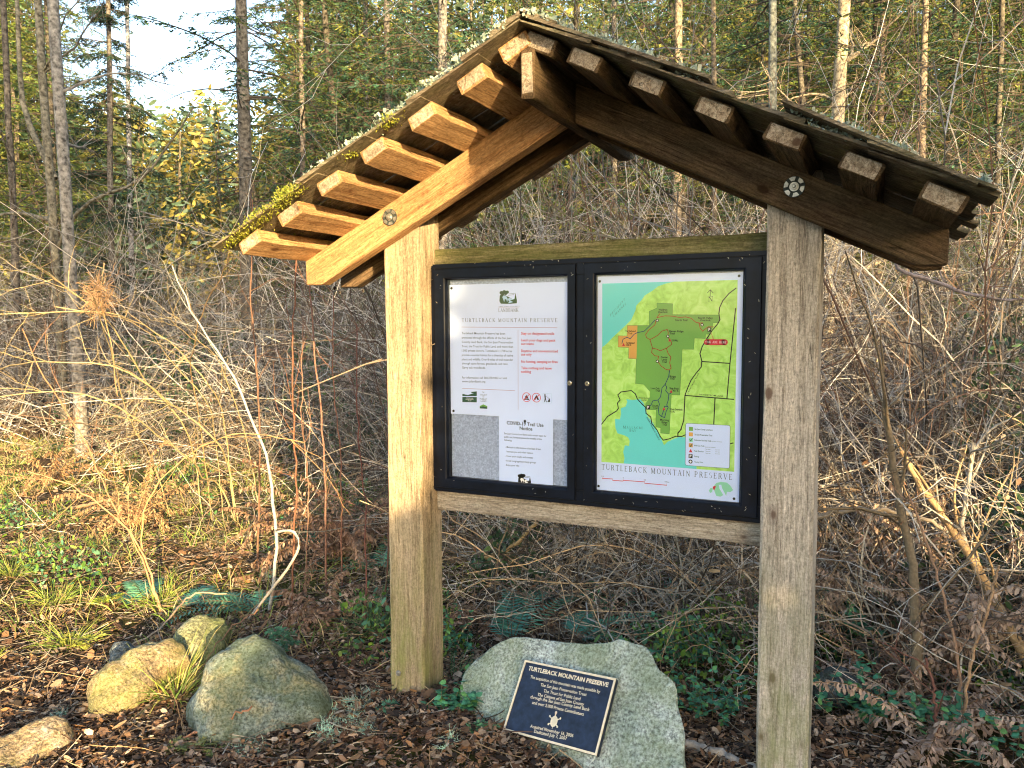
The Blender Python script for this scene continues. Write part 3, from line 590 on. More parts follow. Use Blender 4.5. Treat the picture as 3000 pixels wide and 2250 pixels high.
def ell(c, rx, rz, n=20, a0=0, a1=360): return [(c[0]+rx*math.cos(t), c[1]+rz*math.sin(t)) for t in np.linspace(R(a0), R(a1), n, endpoint=a1-a0 < 360)]
def emblem(pl, f, mat, white, h):        # generic woodland scene: trees, hill, walkers, winding path
    k = Ink(pl)
    for cx, cy, r_ in ((628, 258, 22), (655, 248, 20), (683, 252, 20), (640, 268, 20), (668, 266, 18)): c = f(cx, cy); k.polys([ell(c, r_*.00033, r_*.00027, 14)])
    k.polys([[f(*p) for p in ((612, 280), (640, 275), (670, 285), (700, 300), (735, 318), (778, 322), (778, 360), (700, 366), (622, 364), (608, 340))]])
    k.polys([[f(*p) for p in ((764, 258), (776, 322), (754, 320))]]+stroke([f(700, 270), f(760, 262)], .001)+stroke([f(690, 283), f(750, 276)], .001)); k.done('emblem', mat, h)
    k = Ink(pl); k.polys([[f(*p) for p in ((700, 306), (750, 322), (712, 332), (742, 348), (690, 362), (705, 342), (690, 326))]]+[[f(*p) for p in ((636, 300), (650, 284), (676, 292), (690, 318), (684, 352), (676, 322), (660, 320), (655, 350), (646, 322))]]); k.done('emblem', white, h+.0003)
emblem(pl, f1, INKG, PALE, H)
k = Ink(pl); k.polys([[f1(248, 1270), f1(388, 1272), f1(388, 1323), f1(248, 1320)], [f1(248, 1240), f1(300, 1252), f1(388, 1225), f1(388, 1262), f1(248, 1262)], [f1(330, 1222), f1(388, 1216), f1(388, 1232), f1(340, 1234)], [f1(417, 1382), f1(417, 1362), f1(452, 1346), f1(490, 1362), f1(490, 1386)]]); k.done('logo', DGR, H)
k = Ink(pl); k.polys([[f1(417, 1366), f1(417, 1360), f1(452, 1342), f1(490, 1360), f1(490, 1372), f1(450, 1362)]]); k.done('logo', GRN, H+.0003)
k = Ink(pl)
for t, x, py, w in (('THE', 441, 1234, .008), ('TRUST', 420, 1257, .026), ('for', 445, 1276, .006), ('PUBLIC', 418, 1297, .027), ('LAND', 426, 1318, .022)): a = f1(x, py); k.text(t, a[0], a[1], .008, w)
k.done('lettering', INK, H)
k = Ink(pl)
for i, t in enumerate(('THE SAN JUAN', 'PRESERVATION', 'TRUST')): a = f1(318, 1286+13*i); k.text(t, a[0], a[1], .0042, (.028, .030, .014)[i], center=True)
k.done('lettering', WHT, H+.0003)
k = Ink(pl); kr = Ink(pl)
for cx, cy in ((872, 1273), (968, 1277)):
    c = f1(cx, cy); r0, r1 = .0158, .0138; A = ell(c, r0, r0, 32); B = ell(c, r1, r1, 32)
    kr.polys([[A[i], A[(i+1) % 32], B[(i+1) % 32], B[i]] for i in range(32)]); kr.polys(stroke([(c[0]-.0100, c[1]-.0100), (c[0]+.0100, c[1]+.0100)], .0022))
c = f1(872, 1273); k.polys(stroke([(c[0]-.008, c[1]-.008), (c[0]+.008, c[1]-.0055)], .0026)+stroke([(c[0]-.008, c[1]-.0055), (c[0]+.008, c[1]-.008)], .0026)+[[(c[0]-.005, c[1]-.004), (c[0]+.005, c[1]-.004), (c[0]+.0055, c[1]+.002), (c[0]+.002, c[1]+.0015), (c[0]+.001, c[1]+.009), (c[0]-.003, c[1]+.003), (c[0]-.005, c[1]+.004)]])
c = f1(968, 1277); k.polys([[(c[0]-.010, c[1]-.007), (c[0]-.003, c[1]-.007), (c[0], c[1]-.0005), (c[0]+.003, c[1]-.007), (c[0]+.010, c[1]-.007), (c[0], c[1]+.009)]])
c = f1(1072, 1283); fr = [(c[0]+a*.0148, c[1]+b_*.0155) for a, b_ in ((-1, -1), (1, -1), (1, 1), (-1, 1), (-1, -1))]
kb = Ink(pl); kb.polys(stroke(fr, .0010)); kb.done('icon', PALE, H)
k.polys([ell((c[0]-.0078, c[1]+.0118), .0022, .0022, 10)]+stroke([(c[0]-.0078, c[1]+.009), (c[0]-.0066, c[1]-.002)], .0042)+stroke([(c[0]-.0072, c[1]-.002), (c[0]-.0098, c[1]-.012)], .0024)+stroke([(c[0]-.0062, c[1]-.002), (c[0]-.0028, c[1]-.012)], .0024)+stroke([(c[0]-.006, c[1]+.007), (c[0]+.004, c[1]+.002), (c[0]+.0066, c[1]-.004)], .0007)+[[(c[0]+.001, c[1]-.012), (c[0]+.0105, c[1]-.012), (c[0]+.0095, c[1]-.004), (c[0]+.0105, c[1]-.001), (c[0]+.0075, c[1]-.0005), (c[0]+.006, c[1]-.004)]])
k.done('icon', BLK, H); kr.done('icon', RED, H+.0003)
pins(ip, [f1(143, 214), f1(162, 1406)], YP-.0005)
# --- notice under it
YN = .0912
f2 = zp((1280, 1150), 4.424, YN)
q = [f2(803, 303), f2(1508, 340), f2(1495, 1216), f2(792, 1151)]; zt = q[0][1]+.002; q = [(q[0][0], zt), (q[1][0], zt-.002), (q[1][0]-.001, .826), (q[0][0], .826)]
npn, pl = sheet('trail_notice', q, YN, M_PAPER_SKYTINT, 'small white trail use notice pinned below the information poster', 'notice', (.5, YN, .826))
k = Ink(pl)
for t, x, py, x1, b in (('COVID-19 Trail Use', 905, 412, 1382, .018), ('Notice', 1073, 482, 1238, .018)):
    a = f2(x, py); b_ = f2(x1, py+(x1-x)*.07); k.text(t, a[0], a[1], .0165, b_[0]-a[0], (b_[1]-a[1])/(b_[0]-a[0]), b)
for t, x, py, x1 in (('San Juan County Land Bank trails remain open for', 872, 540, 1420), ('public use, however please be mindful of the', 872, 584, 1360), ('following:', 872, 626, 972), ('- Maintain a safe distance of at least 6 feet', 888, 716, 1348), ('between you and other visitors', 905, 774, 1243), ('- Cover your coughs and sneezes', 886, 832, 1243), ('- Avoid congregating in large groups', 884, 892, 1284), ('- Enjoy your hike', 882, 948, 1068)):
    a = f2(x, py); b_ = f2(x1, py+(x1-x)*.065); k.text(t, a[0], a[1], .0088, b_[0]-a[0], (b_[1]-a[1])/(b_[0]-a[0]), .003)
k.done('lettering', BLK, H)
f2e = lambda px, py: f2(1050+(px-605)*.98, 1062+(py-238)*.98)
emblem(pl, f2e, BLK, WHT, H)
pins(npn, [f2(1141, 371)], YN-.0005)
# --- trail map (right door)
YM = .0895
f3 = zp((1720, 780), 3.318, YM); f4_ = zp((1720, 1150), 4.148, YM)
tl = f3(90, 112); tr_ = f3(1514, 52); zb_ = .8325
mp, pl = sheet('trail_map', [(tl[0], 1.5115), (1.1905, 1.5115), (1.1905, zb_), (tl[0], zb_)], YM, M_PAPER_SKYTINT, 'large green and turquoise trail map poster in the right door of the case', 'map', (.97, YM, zb_))
mapTL, mapTR = f3(148, 172), f3(1448, 130); MX0, MX1 = mapTL[0], f3(1450, 900)[0]; MZ1 = (mapTL[1]+mapTR[1])/2; MZ0 = (f4_(176, 838)[1]+f4_(1770, 966)[1])/2
pl.poly([[(MX0, MZ0), (MX1, MZ0), (MX1, MZ1), (MX0, MZ1)]], .0003, 'map_land', LAND)
cl = lambda p: (min(max(p[0], MX0), MX1), min(max(p[1], MZ0), MZ1))
sea1 = [cl(f3(*p)) for p in ((148, 100), (148, 790), (205, 740), (250, 690), (305, 640), (370, 580), (430, 520), (470, 430), (480, 380), (530, 330), (560, 285), (640, 235), (690, 195), (760, 170), (850, 140), (850, 60))]
pl.poly([sea1], .0006, 'map_sea', SEA)
s2 = [f3(*p) for p in ((380, 1292), (440, 1300), (520, 1292), (550, 1330), (575, 1400), (590, 1460), (640, 1520), (680, 1600), (715, 1659))]+[f4_(*p) for p in ((900, 560), (935, 640), (975, 600), (1060, 560), (1120, 540), (1200, 545), (1330, 600), (1330, 980), (440, 980), (445, 870), (455, 800), (440, 720), (460, 640), (510, 650), (520, 590), (500, 545), (455, 520), (370, 495), (345, 430), (340, 320), (400, 325), (412, 262), (410, 190), (470, 170), (490, 110))]
s2 = [cl(p) for p in s2]; pl.poly([s2], .0006, 'map_sea', SEA)
gr = [f3(*p) for p in ((680, 358), (832, 364), (830, 470), (1288, 474), (1282, 548), (1226, 550), (1222, 600), (1190, 662), (1152, 662), (1150, 702), (1044, 698), (1036, 808), (926, 806), (902, 1252), (820, 1250), (800, 1630), (715, 1622), (716, 1570), (668, 1562), (672, 1396), (570, 1392), (566, 1340), (610, 1270), (612, 1220), (550, 1150), (472, 1142), (480, 900), (490, 578), (604, 576), (604, 440), (680, 405))]
pl.poly([gr], .0008, 'map_preserve', GRN)
og = [f3(*p) for p in ((392, 576), (490, 578), (480, 900), (404, 896), (406, 790), (302, 786), (304, 676), (390, 678))]
pl.poly([og], .0008, 'map_preserve', ORG)
def lines(name, mat, w, h, *L_):
    k = Ink(pl)
    for f, pts in L_: k.polys(stroke([cl(f(*p)) for p in pts], w))
    return k.done(name, mat, h)
lines('map_border', INKG, .0008, .0010, (f3, ((680, 358), (832, 364), (830, 470), (1288, 474), (1282, 548), (1226, 550))), (f3, ((1152, 662), (1150, 702), (1044, 698), (1036, 808), (926, 806), (902, 1252), (820, 1250), (800, 1630), (715, 1622), (716, 1570), (668, 1562), (672, 1396), (570, 1392))), (f3, ((472, 1142), (480, 900), (404, 896), (406, 790), (302, 786), (304, 676), (390, 678), (392, 576), (604, 576), (604, 440), (680, 405), (680, 358))))
lines('map_road', BLK, .0030, .0012, (f3, ((1450, 212), (1380, 265), (1320, 335), (1290, 400), (1282, 460), (1292, 520), (1270, 560), (1220, 620), (1160, 710), (1120, 780), (1098, 850), (1116, 920), (1110, 980), (1060, 1040), (1010, 1110), (980, 1180), (952, 1255), (948, 1350), (940, 1500), (910, 1590), (884, 1625), (884, 1659))),
 (f3, ((1444, 410), (1390, 940), (1360, 1284))), (f3, ((1116, 926), (1390, 944))), (f3, ((952, 1255), (1428, 1294))), (f3, ((1244, 1284), (1232, 1535))),
 (f3, ((142, 1535), (200, 1460), (290, 1405), (305, 1380), (296, 1330), (322, 1300), (300, 1250), (330, 1222), (430, 1208), (470, 1240), (490, 1290), (540, 1345), (570, 1370), (574, 1430), (620, 1465), (630, 1530), (680, 1590), (715, 1659))), (f4_, ((885, 530), (928, 578), (1000, 562), (1080, 530), (1150, 534), (1196, 512))), (f4_, ((1104, 525), (1104, 490), (1150, 440))), (f4_, ((1735, 624), (1776, 612))))
lines('map_trail', INKT, .0022, .0014, (f3, ((710, 460), (680, 500), (760, 482), (830, 485), (900, 498), (960, 492), (1010, 505), (1060, 545), (1090, 550), (1100, 600), (1125, 632), (1150, 610), (1180, 588), (1230, 590))), (f3, ((672, 520), (660, 570), (600, 620), (570, 665), (580, 695), (612, 712), (636, 792), (628, 840), (660, 870), (696, 874), (686, 920), (720, 970), (770, 1004), (802, 1008), (818, 990), (804, 940), (815, 880), (790, 850), (772, 798), (822, 760), (820, 735), (785, 690), (790, 640), (780, 615), (730, 630), (690, 670), (640, 700), (612, 712))), (f3, ((636, 796), (680, 806), (712, 822), (772, 798))), (f3, ((1085, 555), (1125, 550))))
lines('map_trail', INKB, .0022, .0014, (f3, ((662, 522), (610, 580), (555, 632), (490, 645), (460, 660), (420, 705), (390, 690), (350, 710), (340, 750))), (f3, ((802, 1010), (795, 1070), (760, 1148), (730, 1180), (715, 1270), (690, 1300), (640, 1308), (622, 1350), (600, 1365))), (f3, ((760, 1148), (775, 1175), (765, 1210), (795, 1245), (820, 1230))), (f3, ((795, 1250), (790, 1300), (775, 1350), (790, 1370), (770, 1410), (755, 1470), (725, 1460), (700, 1440), (694, 1390), (704, 1340), (690, 1300))), (f3, ((725, 1460), (745, 1400), (755, 1360), (785, 1365))))
k = Ink(pl); kw = Ink(pl)
for px, py in ((684, 527), (1120, 569), (786, 681), (684, 924)): c = f3(px, py); k.polys([ell(c, .0046, .0046, 14)]); kw.polys([[(c[0], c[1]+.003), (c[0]+.003, c[1]), (c[0], c[1]-.003), (c[0]-.003, c[1])]])
for px, py in ((1190, 616), (596, 1370)): c = f3(px, py); k.polys([[(c[0]-.0055, c[1]-.0062), (c[0]+.0055, c[1]-.0062), (c[0]+.0055, c[1]+.0062), (c[0]-.0055, c[1]+.0062)]]); kw.text('P', c[0], c[1]-.004, .0115, None, 0, .03, True)
c = f3(1198, 260); k.polys(stroke([(c[0], c[1]-.010), (c[0], c[1]+.009)], .0016)+stroke([(c[0]-.0085, c[1]), (c[0], c[1]+.0095), (c[0]+.0085, c[1])], .0016)+stroke([(c[0]-.0075, c[1]-.0115), (c[0]+.0075, c[1]-.0115)], .0008)); a = f3(1177, 342); k.polys(serif('N', a[0], a[1], a[0]+.0145, .0145))
for t, px, py, w in (('Waldron', 738, 425, .027), ('Overlook', 738, 447, .030), ('North Trail', 918, 526, .036), ('North Valley', 1152, 505, .043), ('Overlook', 1152, 527, .031), ('Raven Ridge', 870, 634, .043), ('Trail', 828, 656, .015), ('Turtlehead', 422, 632, .033), ('Trail', 420, 655, .013), ('Turtlehead', 420, 747, .028), ('1028 ft.', 406, 768, .018), ('1519 ft.', 855, 724, .018), ('Center', 752, 886, .022), ('Loop', 752, 909, .016), ('Trail', 752, 932, .014), ('Ridge', 834, 1074, .019), ('Trail', 828, 1095, .014), ('Lost Oak', 664, 1189, .028), ('Trail', 686, 1212, .014), ('Ship Peak', 848, 1190, .029), ('931 ft.', 864, 1213, .017), ('South', 664, 1357, .019), ('Trail', 664, 1379, .014), ('West Overlook', 866, 1393, .040), ('912 ft.', 828, 1414, .016), ('Morning', 754, 1496, .027), ('Ridge', 754, 1519, .018), ('Trail', 754, 1542, .014)):
    a = f3(px, py); k.text(t, a[0], a[1]-.002, .0082, w, -.01, .02, True)
for t, px, py, w, s_ in (('CROW VALLEY ROAD', 985, 1240, .070, 2.0), ('NORDSTROM LANE', 1090, 1252, .071, -.04), ('WILDROSE', 500, 1284, .034, -.03), ('LANE', 526, 1305, .018, -.03)): a = f3(px, py); k.text(t, a[0], a[1], .0058, w, s_, .004)
a = f3(578, 1470); k.text('DEER HARBOR ROAD', a[0], a[1], .0060, .080, -1.75, .006)
k.done('lettering', BLK, .0016); 
for px, py in ((1264, 766), (1264, 829)): c = f4_(px, py)
kr = Ink(pl); c = f3(1252, 738); kr.polys([ell((c[0]+dx, c[1]), .0088, .0088, 20) for dx in (-.026, .026)]+[[(c[0]-.026, c[1]-.0088), (c[0]+.026, c[1]-.0088), (c[0]+.026, c[1]+.0088), (c[0]-.026, c[1]+.0088)]]+stroke([f3(1230, 710), f3(1205, 645)], .0012))
for px, py in ((805, 718), (356, 762), (818, 1216), (748, 1386)): c = f3(px, py); kr.polys([[(c[0]-.0048, c[1]-.004), (c[0]+.0048, c[1]-.004), (c[0], c[1]+.0055)]])
kr.done('map_badge', RED, .0017); a = f3(1148, 748); b_ = f3(1356, 748); kw.polys(serif('YOU ARE HERE', a[0], a[1], b_[0], .0068)); kw.done('lettering', WHT, .0021)
k = Ink(pl); a = f3(226, 490); b_ = f3(368, 330); k.polys(serif('PRESIDENT', a[0], a[1], b_[0], .0075, (b_[1]-a[1])/(b_[0]-a[0]), .35)); a = f3(258, 496); b_ = f3(380, 372); k.polys(serif('CHANNEL', a[0], a[1], b_[0], .0075, (b_[1]-a[1])/(b_[0]-a[0]), .35))
a = f4_(438, 436); b_ = f4_(682, 444); k.polys(serif('MASSACRE', a[0], a[1], b_[0], .0090, (b_[1]-a[1])/(b_[0]-a[0]), .3, .8)); a = f4_(516, 474); b_ = f4_(596, 478); k.polys(serif('BAY', a[0], a[1], b_[0], .0090, (b_[1]-a[1])/(b_[0]-a[0]), .2, .8))
k.done('lettering', INKG, .0016)
k = Ink(pl); a = f4_(176, 936); b_ = f4_(1764, 1066); k.polys(serif('TURTLEBACK MOUNTAIN PRESERVE', a[0], (a[1]+b_[1])/2+.0006, b_[0], .0175, 0, .3))
for t, px, py in (('0.5', 176, 1024), ('0', 434, 1044), ('0.5', 690, 1068), ('1 Miles', 936, 1092)): a = f4_(px, py); k.text(t, a[0], a[1], .0062)
k.done('lettering', INK, H)
k = Ink(pl); P4 = lambda *a: [f4_(*p) for p in a]; k.polys(stroke(P4((186, 1042), (310, 1050)), .0022)+stroke(P4((310, 1066), (438, 1076)), .0022)+stroke(P4((438, 1066), (700, 1086)), .0022)+stroke(P4((700, 1102), (966, 1126)), .0022)+stroke(P4((310, 1048), (310, 1068)), .0006)+stroke(P4((186, 1030), (186, 1055)), .0006)+stroke(P4((438, 1050), (438, 1080)), .0006)+stroke(P4((700, 1070), (700, 1104)), .0006)+stroke(P4((966, 1105), (966, 1136)), .0006)); k.done('scale_bar', RED, H)
k = Ink(pl); k.polys([P4((1570, 1100), (1625, 1085), (1700, 1095), (1740, 1130), (1775, 1185), (1740, 1210), (1700, 1205), (1690, 1255), (1640, 1160), (1632, 1120), (1600, 1120), (1610, 1170), (1655, 1245), (1620, 1265), (1570, 1255), (1548, 1200), (1545, 1130)), P4((1480, 1190), (1500, 1160), (1530, 1160), (1520, 1210), (1495, 1220))]); k.done('island_inset', TEAL, H)
k = Ink(pl); k.polys([P4((1526, 1145), (1552, 1132), (1568, 1142), (1555, 1165), (1545, 1192), (1532, 1170))]); k.done('island_inset', RED, H+.0004)
# legend card
lx0, lx1 = f4_(1200, 600)[0], f4_(1735, 600)[0]; lz1 = (f4_(1205, 372)[1]+f4_(1730, 402)[1])/2; lz0 = (f4_(1205, 880)[1]+f4_(1725, 920)[1])/2
def rrect(x0, z0, x1, z1, r_): 
    o_ = []
    for cx, cz, a in ((x1-r_, z0+r_, -90), (x1-r_, z1-r_, 0), (x0+r_, z1-r_, 90), (x0+r_, z0+r_, 180)): o_ += [(cx+r_*math.cos(R(a+t)), cz+r_*math.sin(R(a+t))) for t in (0, 22, 45, 68, 90)]
    return o_
pl.poly([rrect(lx0-.001, lz0-.001, lx1+.001, lz1+.001, .006)], .0020, 'legend_card', INK); pl.poly([rrect(lx0, lz0, lx1, lz1, .005)], .0023, 'legend_card', M_PAPER_SKYTINT)
k1 = Ink(pl); rowz = np.linspace(lz1-.016, lz0+.012, 7); ics = [GRN, ORG, TEAL, ORG, None, BLK, BLK]; cx = lx0+.0155
for z, mt in zip(rowz, ics):
    if mt: pl.poly([[(cx-.006, z-.006), (cx+.006, z-.006), (cx+.006, z+.006), (cx-.006, z+.006)] if mt is not BLK or z != rowz[6] else ell((cx, z), .0062, .0062, 16)], .0026, 'legend_icon', mt)
k = Ink(pl); k.polys([[(cx-.0055, rowz[4]-.005), (cx+.0055, rowz[4]-.005), (cx, rowz[4]+.006)]]); k.done('legend_icon', RED, .0026)
k = Ink(pl); k.text('P', cx, rowz[5]-.004, .0115, None, 0, .03, True); k.polys([[(cx, rowz[6]+.004), (cx+.004, rowz[6]), (cx, rowz[6]-.004), (cx-.004, rowz[6])]]); k.done('legend_icon', WHT, .0030)
k = Ink(pl)
for t, i, w in (('San Juan County Land Bank', 0, .054), ('San Juan Preservation Trust', 1, .053), ('Pedestrian Use Only Trails', 2, .050), ('Multi-Use Trails', 3, .030), ('Peak Elevation', 4, .028), ('Parking', 5, .014), ('Viewing Point', 6, .027)): k.text(t, cx+.011, rowz[i]-.002, .0065, w, -.005, .012)
for i in range(3): k.text('Equestrian', cx+.045, rowz[3]-.010-.006*i, .004, .014); k.text('year-round', cx+.073, rowz[3]-.010-.006*i, .004, .013)
k.text('(no bikes or horses)', cx+.063, rowz[2]-.002, .0042, .030); k.text('(seasonal schedule)', cx+.044, rowz[3]-.0035, .0042, .030)
k.polys(stroke([(cx-.003, rowz[2]+.001), (cx-.0005, rowz[2]-.004), (cx+.005, rowz[2]+.005)], .002)+stroke([(cx-.003, rowz[3]+.001), (cx-.0005, rowz[3]-.004), (cx+.005, rowz[3]+.005)], .002)); k.done('lettering', INKG, .0028)
pins(mp, [f3(124, 147), f3(1478, 94), f4_(140, 1136), f4_(1786, 1290)], YM-.0005, .0042)
# ------------------------------------------------------------ stones
def stone_from(name, outline, n, depth, mat, label, cat, parent=None, bulge=.05, rough=.010, seed=0, flat=.5, rings=30, grow=1.35, freq=9, fine=.0035, back=None):
    """a lump of rock: outline (world points on its facing plane), bulged towards n, swelling and closing 'depth' behind"""
    O = np.array(outline, float); C = O.mean(0); n = np.array(n, float)/np.linalg.norm(n); m_ = len(O); bk = -n if back is None else np.array(back, float)
    # resample the outline smoothly
    K = 110; cl_ = np.vstack([O, O[:1]]); t = np.r_[0, np.cumsum(np.linalg.norm(np.diff(cl_, axis=0), axis=1))]; q = np.linspace(0, t[-1], K, endpoint=False)
    P = np.stack([np.interp(q, t, cl_[:, i]) for i in range(3)], 1); P = (P*4+np.roll(P, 1, 0)+np.roll(P, -1, 0))/6
    V = [C+n*bulge]; 
    for r_ in range(1, rings+1):
        f = r_/rings; V += list(C+(P-C)*f+n*bulge*(1-f**(2+flat*4)))
    for d, g in ((.10, 1.02), (.28, 1.05*1), (.5, 1.04*1), (.72, .93), (.88, .72), (.97, .4)):
        V += list(C+(P-C)*(1+(g-1)*grow if g > 1 else g)+bk*depth*d)
    V.append(C+bk*depth); V = np.array(V); tot = rings+6
    sd = Vector((seed*3.7, seed*1.3, 0))
    for i, v in enumerate(V):
        w_ = Vector(v); dirn = Vector(v-(C-n*depth*.4)).normalized()
        cell = mnoise.voronoi(w_*freq*.75+sd)[0]; cel2 = mnoise.voronoi(w_*freq*2.1+sd)[0]
        k = (cell[1]-cell[0]-.25)*rough*2.6+(cel2[1]-cel2[0]-.25)*rough*.55+mnoise.noise(w_*freq+sd)*rough+mnoise.noise(w_*freq*9+sd)*fine; V[i] = v+np.array(dirn)*k
    bm = bmesh.new(); vs = [bm.verts.new(v) for v in V]
    for j in range(K): bm.faces.new((vs[0], vs[1+j], vs[1+(j+1) % K]))
    for r_ in range(tot-1):
        for j in range(K): a, b = 1+r_*K+j, 1+r_*K+(j+1) % K; bm.faces.new((vs[a], vs[a+K], vs[b+K], vs[b]))
    for j in range(K): bm.faces.new((vs[-1], vs[1+(tot-1)*K+(j+1) % K], vs[1+(tot-1)*K+j]))
    bmesh.ops.recalc_face_normals(bm, faces=bm.faces); me = bpy.data.meshes.new(name); bm.to_mesh(me); bm.free()
    for p in me.polygons: p.use_smooth = True
    o = link(name, me, mat, parent)
    if label: tag(o, label, cat)
    return o
def on_plane(px, py, O, n):
    d = AF + AR*(px-1500)/FPX - AU*(py-1125)/FPX; O = np.array(O); n = np.array(n); return CAM+d*((O-CAM)@n)/(d@n)
PO = np.array([.5304354, .02, .24955569]); PEX = np.array([.9761499, -.19736446, .09043583]); PEZ = np.array([.05753033, .6368397, .76884684]); PN = np.array([-.20933617, -.74530696, .63300545])
z6 = lambda a, b: (1100+a/1.7015, 1500+b/1.7015)
bold = empty('memorial_boulder', (.68, .05, 0), 'large grey-green boulder with a blue plaque set under the case between the posts', 'boulder')
bo = [on_plane(*z6(a, b), PO-PN*.012, PN) for a, b in ((420, 850), (445, 800), (470, 760), (530, 705), (590, 660), (640, 632), (700, 622), (780, 628), (860, 634), (960, 650), (1110, 662), (1160, 660), (1215, 641), (1290, 650), (1340, 668), (1370, 700), (1400, 765), (1440, 808), (1495, 855), (1507, 930), (1515, 1000), (1535, 1070), (1545, 1276), (1545, 1500), (1300, 1600), (1000, 1540), (740, 1400), (540, 1240), (430, 1100), (418, 960))]
stone_from('stone', bo, PN, .34, M_ROCKP, None, None, bold, bulge=.004, rough=.006, seed=2, flat=1.4, rings=34, grow=.1, freq=8, fine=.003, back=(-.16, .8, -.55))
# plaque
plq = Plane(PO+PN*.010, PEX, PEZ, bold); PW, PH = .3403, .2230
bm = bmesh.new()
def slab(bm, pl, a0, a1, b0, b1, h0, h1):
    V = [bm.verts.new(pl.w(a, b, h)) for h in (h0, h1) for a, b in ((a0, b0), (a1, b0), (a1, b1), (a0, b1))]
    for f in ((0, 1, 2, 3), (4, 5, 6, 7), (0, 1, 5, 4), (1, 2, 6, 5), (2, 3, 7, 6), (3, 0, 4, 7)): bm.faces.new([V[i] for i in f])
slab(bm, plq, 0, PW, -PH, 0, -.010, .006); pq = finish(bm, 'plaque', M_BRONZE, bold)
pq['label'] = 'dark blue plaque with a raised cream border and lettering'
bm = bmesh.new(); w_ = .0052
for a0, a1, b0, b1 in ((0, PW, -w_, 0), (0, PW, -PH, -PH+w_), (0, w_, -PH+w_, -w_), (PW-w_, PW, -PH+w_, -w_)): slab(bm, plq, a0-.0005, a1+.0005, b0-.0005, b1+.0005, .0055, .009)
def sub(o, p): o.parent = p; o.location = (0, 0, 0); return o
sub(finish(bm, 'border', M_GOLD), pq)
def p5(px, py):
    w = on_plane(1470+px/4.74, 1900+py/4.74, PO, PN)-PO; return (w@PEX, w@PEZ)
k = Ink(plq)
def ptext(t, x0, y0, x1, y1, h, bold_): 
    a, b_ = p5(x0, y0), p5(x1, y1); k.text(t, a[0], a[1], h, math.hypot(b_[0]-a[0], b_[1]-a[1]), (b_[1]-a[1])/(b_[0]-a[0]), bold_)
ptext('TURTLEBACK MOUNTAIN PRESERVE', 400, 322, 1507, 560, .0185, .035)
for t, x0, y0, x1, y1 in (('The acquisition of this mountain was made possible by', 428, 436, 1395, 645), ('The San Juan Preservation Trust', 568, 545, 1208, 686), ('The Trust for Public Land', 612, 630, 1122, 745), ('The Citizens of San Juan County', 528, 680, 1172, 820), ('through the San Juan County Land Bank', 430, 712, 1250, 895), ('and over 2,000 Private Contributors', 455, 790, 1170, 958)): ptext(t, x0, y0, x1, y1, .0135, .014)
ptext('Acquired November 16, 2006', 428, 1118, 1025, 1256, .0135, .014); ptext('Dedicated July 7, 2007', 482, 1192, 935, 1295, .0135, .014)
lt = k.done('lettering', M_GOLD, .0068); sub(lt, pq)
k = Ink(plq); c = p5(762, 1036); ax_, ay_ = p5(790, 905), p5(735, 1140); 
k.polys([[(c[0]+.0125*math.cos(t), c[1]+.0165*math.sin(t)) for t in np.linspace(0, 2*math.pi, 22, endpoint=False)]])
for q0, r_ in (((790, 915), .0042), ((704, 962), .0030), ((850, 995), .0030), ((685, 1073), .0030), ((808, 1110), .0030)):
    a = p5(*q0); k.polys([ell(a, r_, r_*1.2, 12)]+stroke([a, (c[0]+(a[0]-c[0])*.5, c[1]+(a[1]-c[1])*.5)], r_*1.1))
k.polys(stroke([c, ay_], .0016)); sub(k.done('turtle_emblem', M_GOLD, .0072), pq)
# free-lying rocks
z5 = lambda a, b: (a/1.8433, 1500+b/1.8433)
def rock(name, pts, f, base, tilt, depth, mat, label, **kw):
    B = gp(*f(*base)); d = B-CAM; d[2] = 0; d = -d/np.linalg.norm(d); n = d*math.cos(R(tilt))+np.array([0, 0, 1.])*math.sin(R(tilt)); n /= np.linalg.norm(n)
    return stone_from(name, [on_plane(*f(a, b), B, n) for a, b in pts], n, depth, mat, label, 'rock', **kw)
rock('rock', ((480, 1040), (490, 930), (560, 830), (700, 740), (780, 700), (920, 690), (1000, 730), (1010, 800), (900, 860), (800, 950), (740, 1060), (560, 1125), (505, 1100)), z5, (560, 1120), 52, .20, M_ROCKA, 'long tan rock with sunlit faces behind the grass tuft', bulge=.05, seed=4, rough=.012)
rock('rock', ((890, 720), (960, 640), (1080, 550), (1120, 545), (1190, 580), (1230, 640), (1215, 720), (1120, 800), (980, 830), (910, 790)), z5, (1000, 870), 50, .18, M_ROCKC, 'smaller lichen-green rock touching the top end of the long tan rock', bulge=.04, seed=6, rough=.012)
rock('rock', ((588, 745), (620, 700), (700, 696), (750, 740), (660, 830), (585, 830)), z5, (600, 830), 50, .10, M_ROCKD, 'small dark rock peeping out behind the long tan rock', bulge=.03, seed=8, rough=.006)
rock('rock', ((1030, 1100), (1045, 1000), (1075, 920), (1110, 850), (1180, 760), (1290, 675), (1370, 655), (1430, 700), (1600, 800), (1720, 880), (1780, 950), (1805, 1050), (1795, 1140), (1600, 1190), (1400, 1230), (1150, 1300), (1080, 1220)), z5, (1150, 1290), 44, .34, M_ROCKB, 'big humped rock with moss patches left of the left post', bulge=.07, seed=11, rough=.013)
rock('rock', ((-80, 1240), (60, 1195), (200, 1115), (300, 1090), (375, 1108), (398, 1160), (395, 1240), (330, 1300), (200, 1400), (-20, 1480), (-160, 1420)), z5, (200, 1400), 66, .16, M_ROCKA, 'flat-topped tan rock cut off by the lower left corner', bulge=.025, seed=14, rough=.008, flat=1.)
z7 = lambda a, b: (2200+a/1.951, 1400+b/1.951)
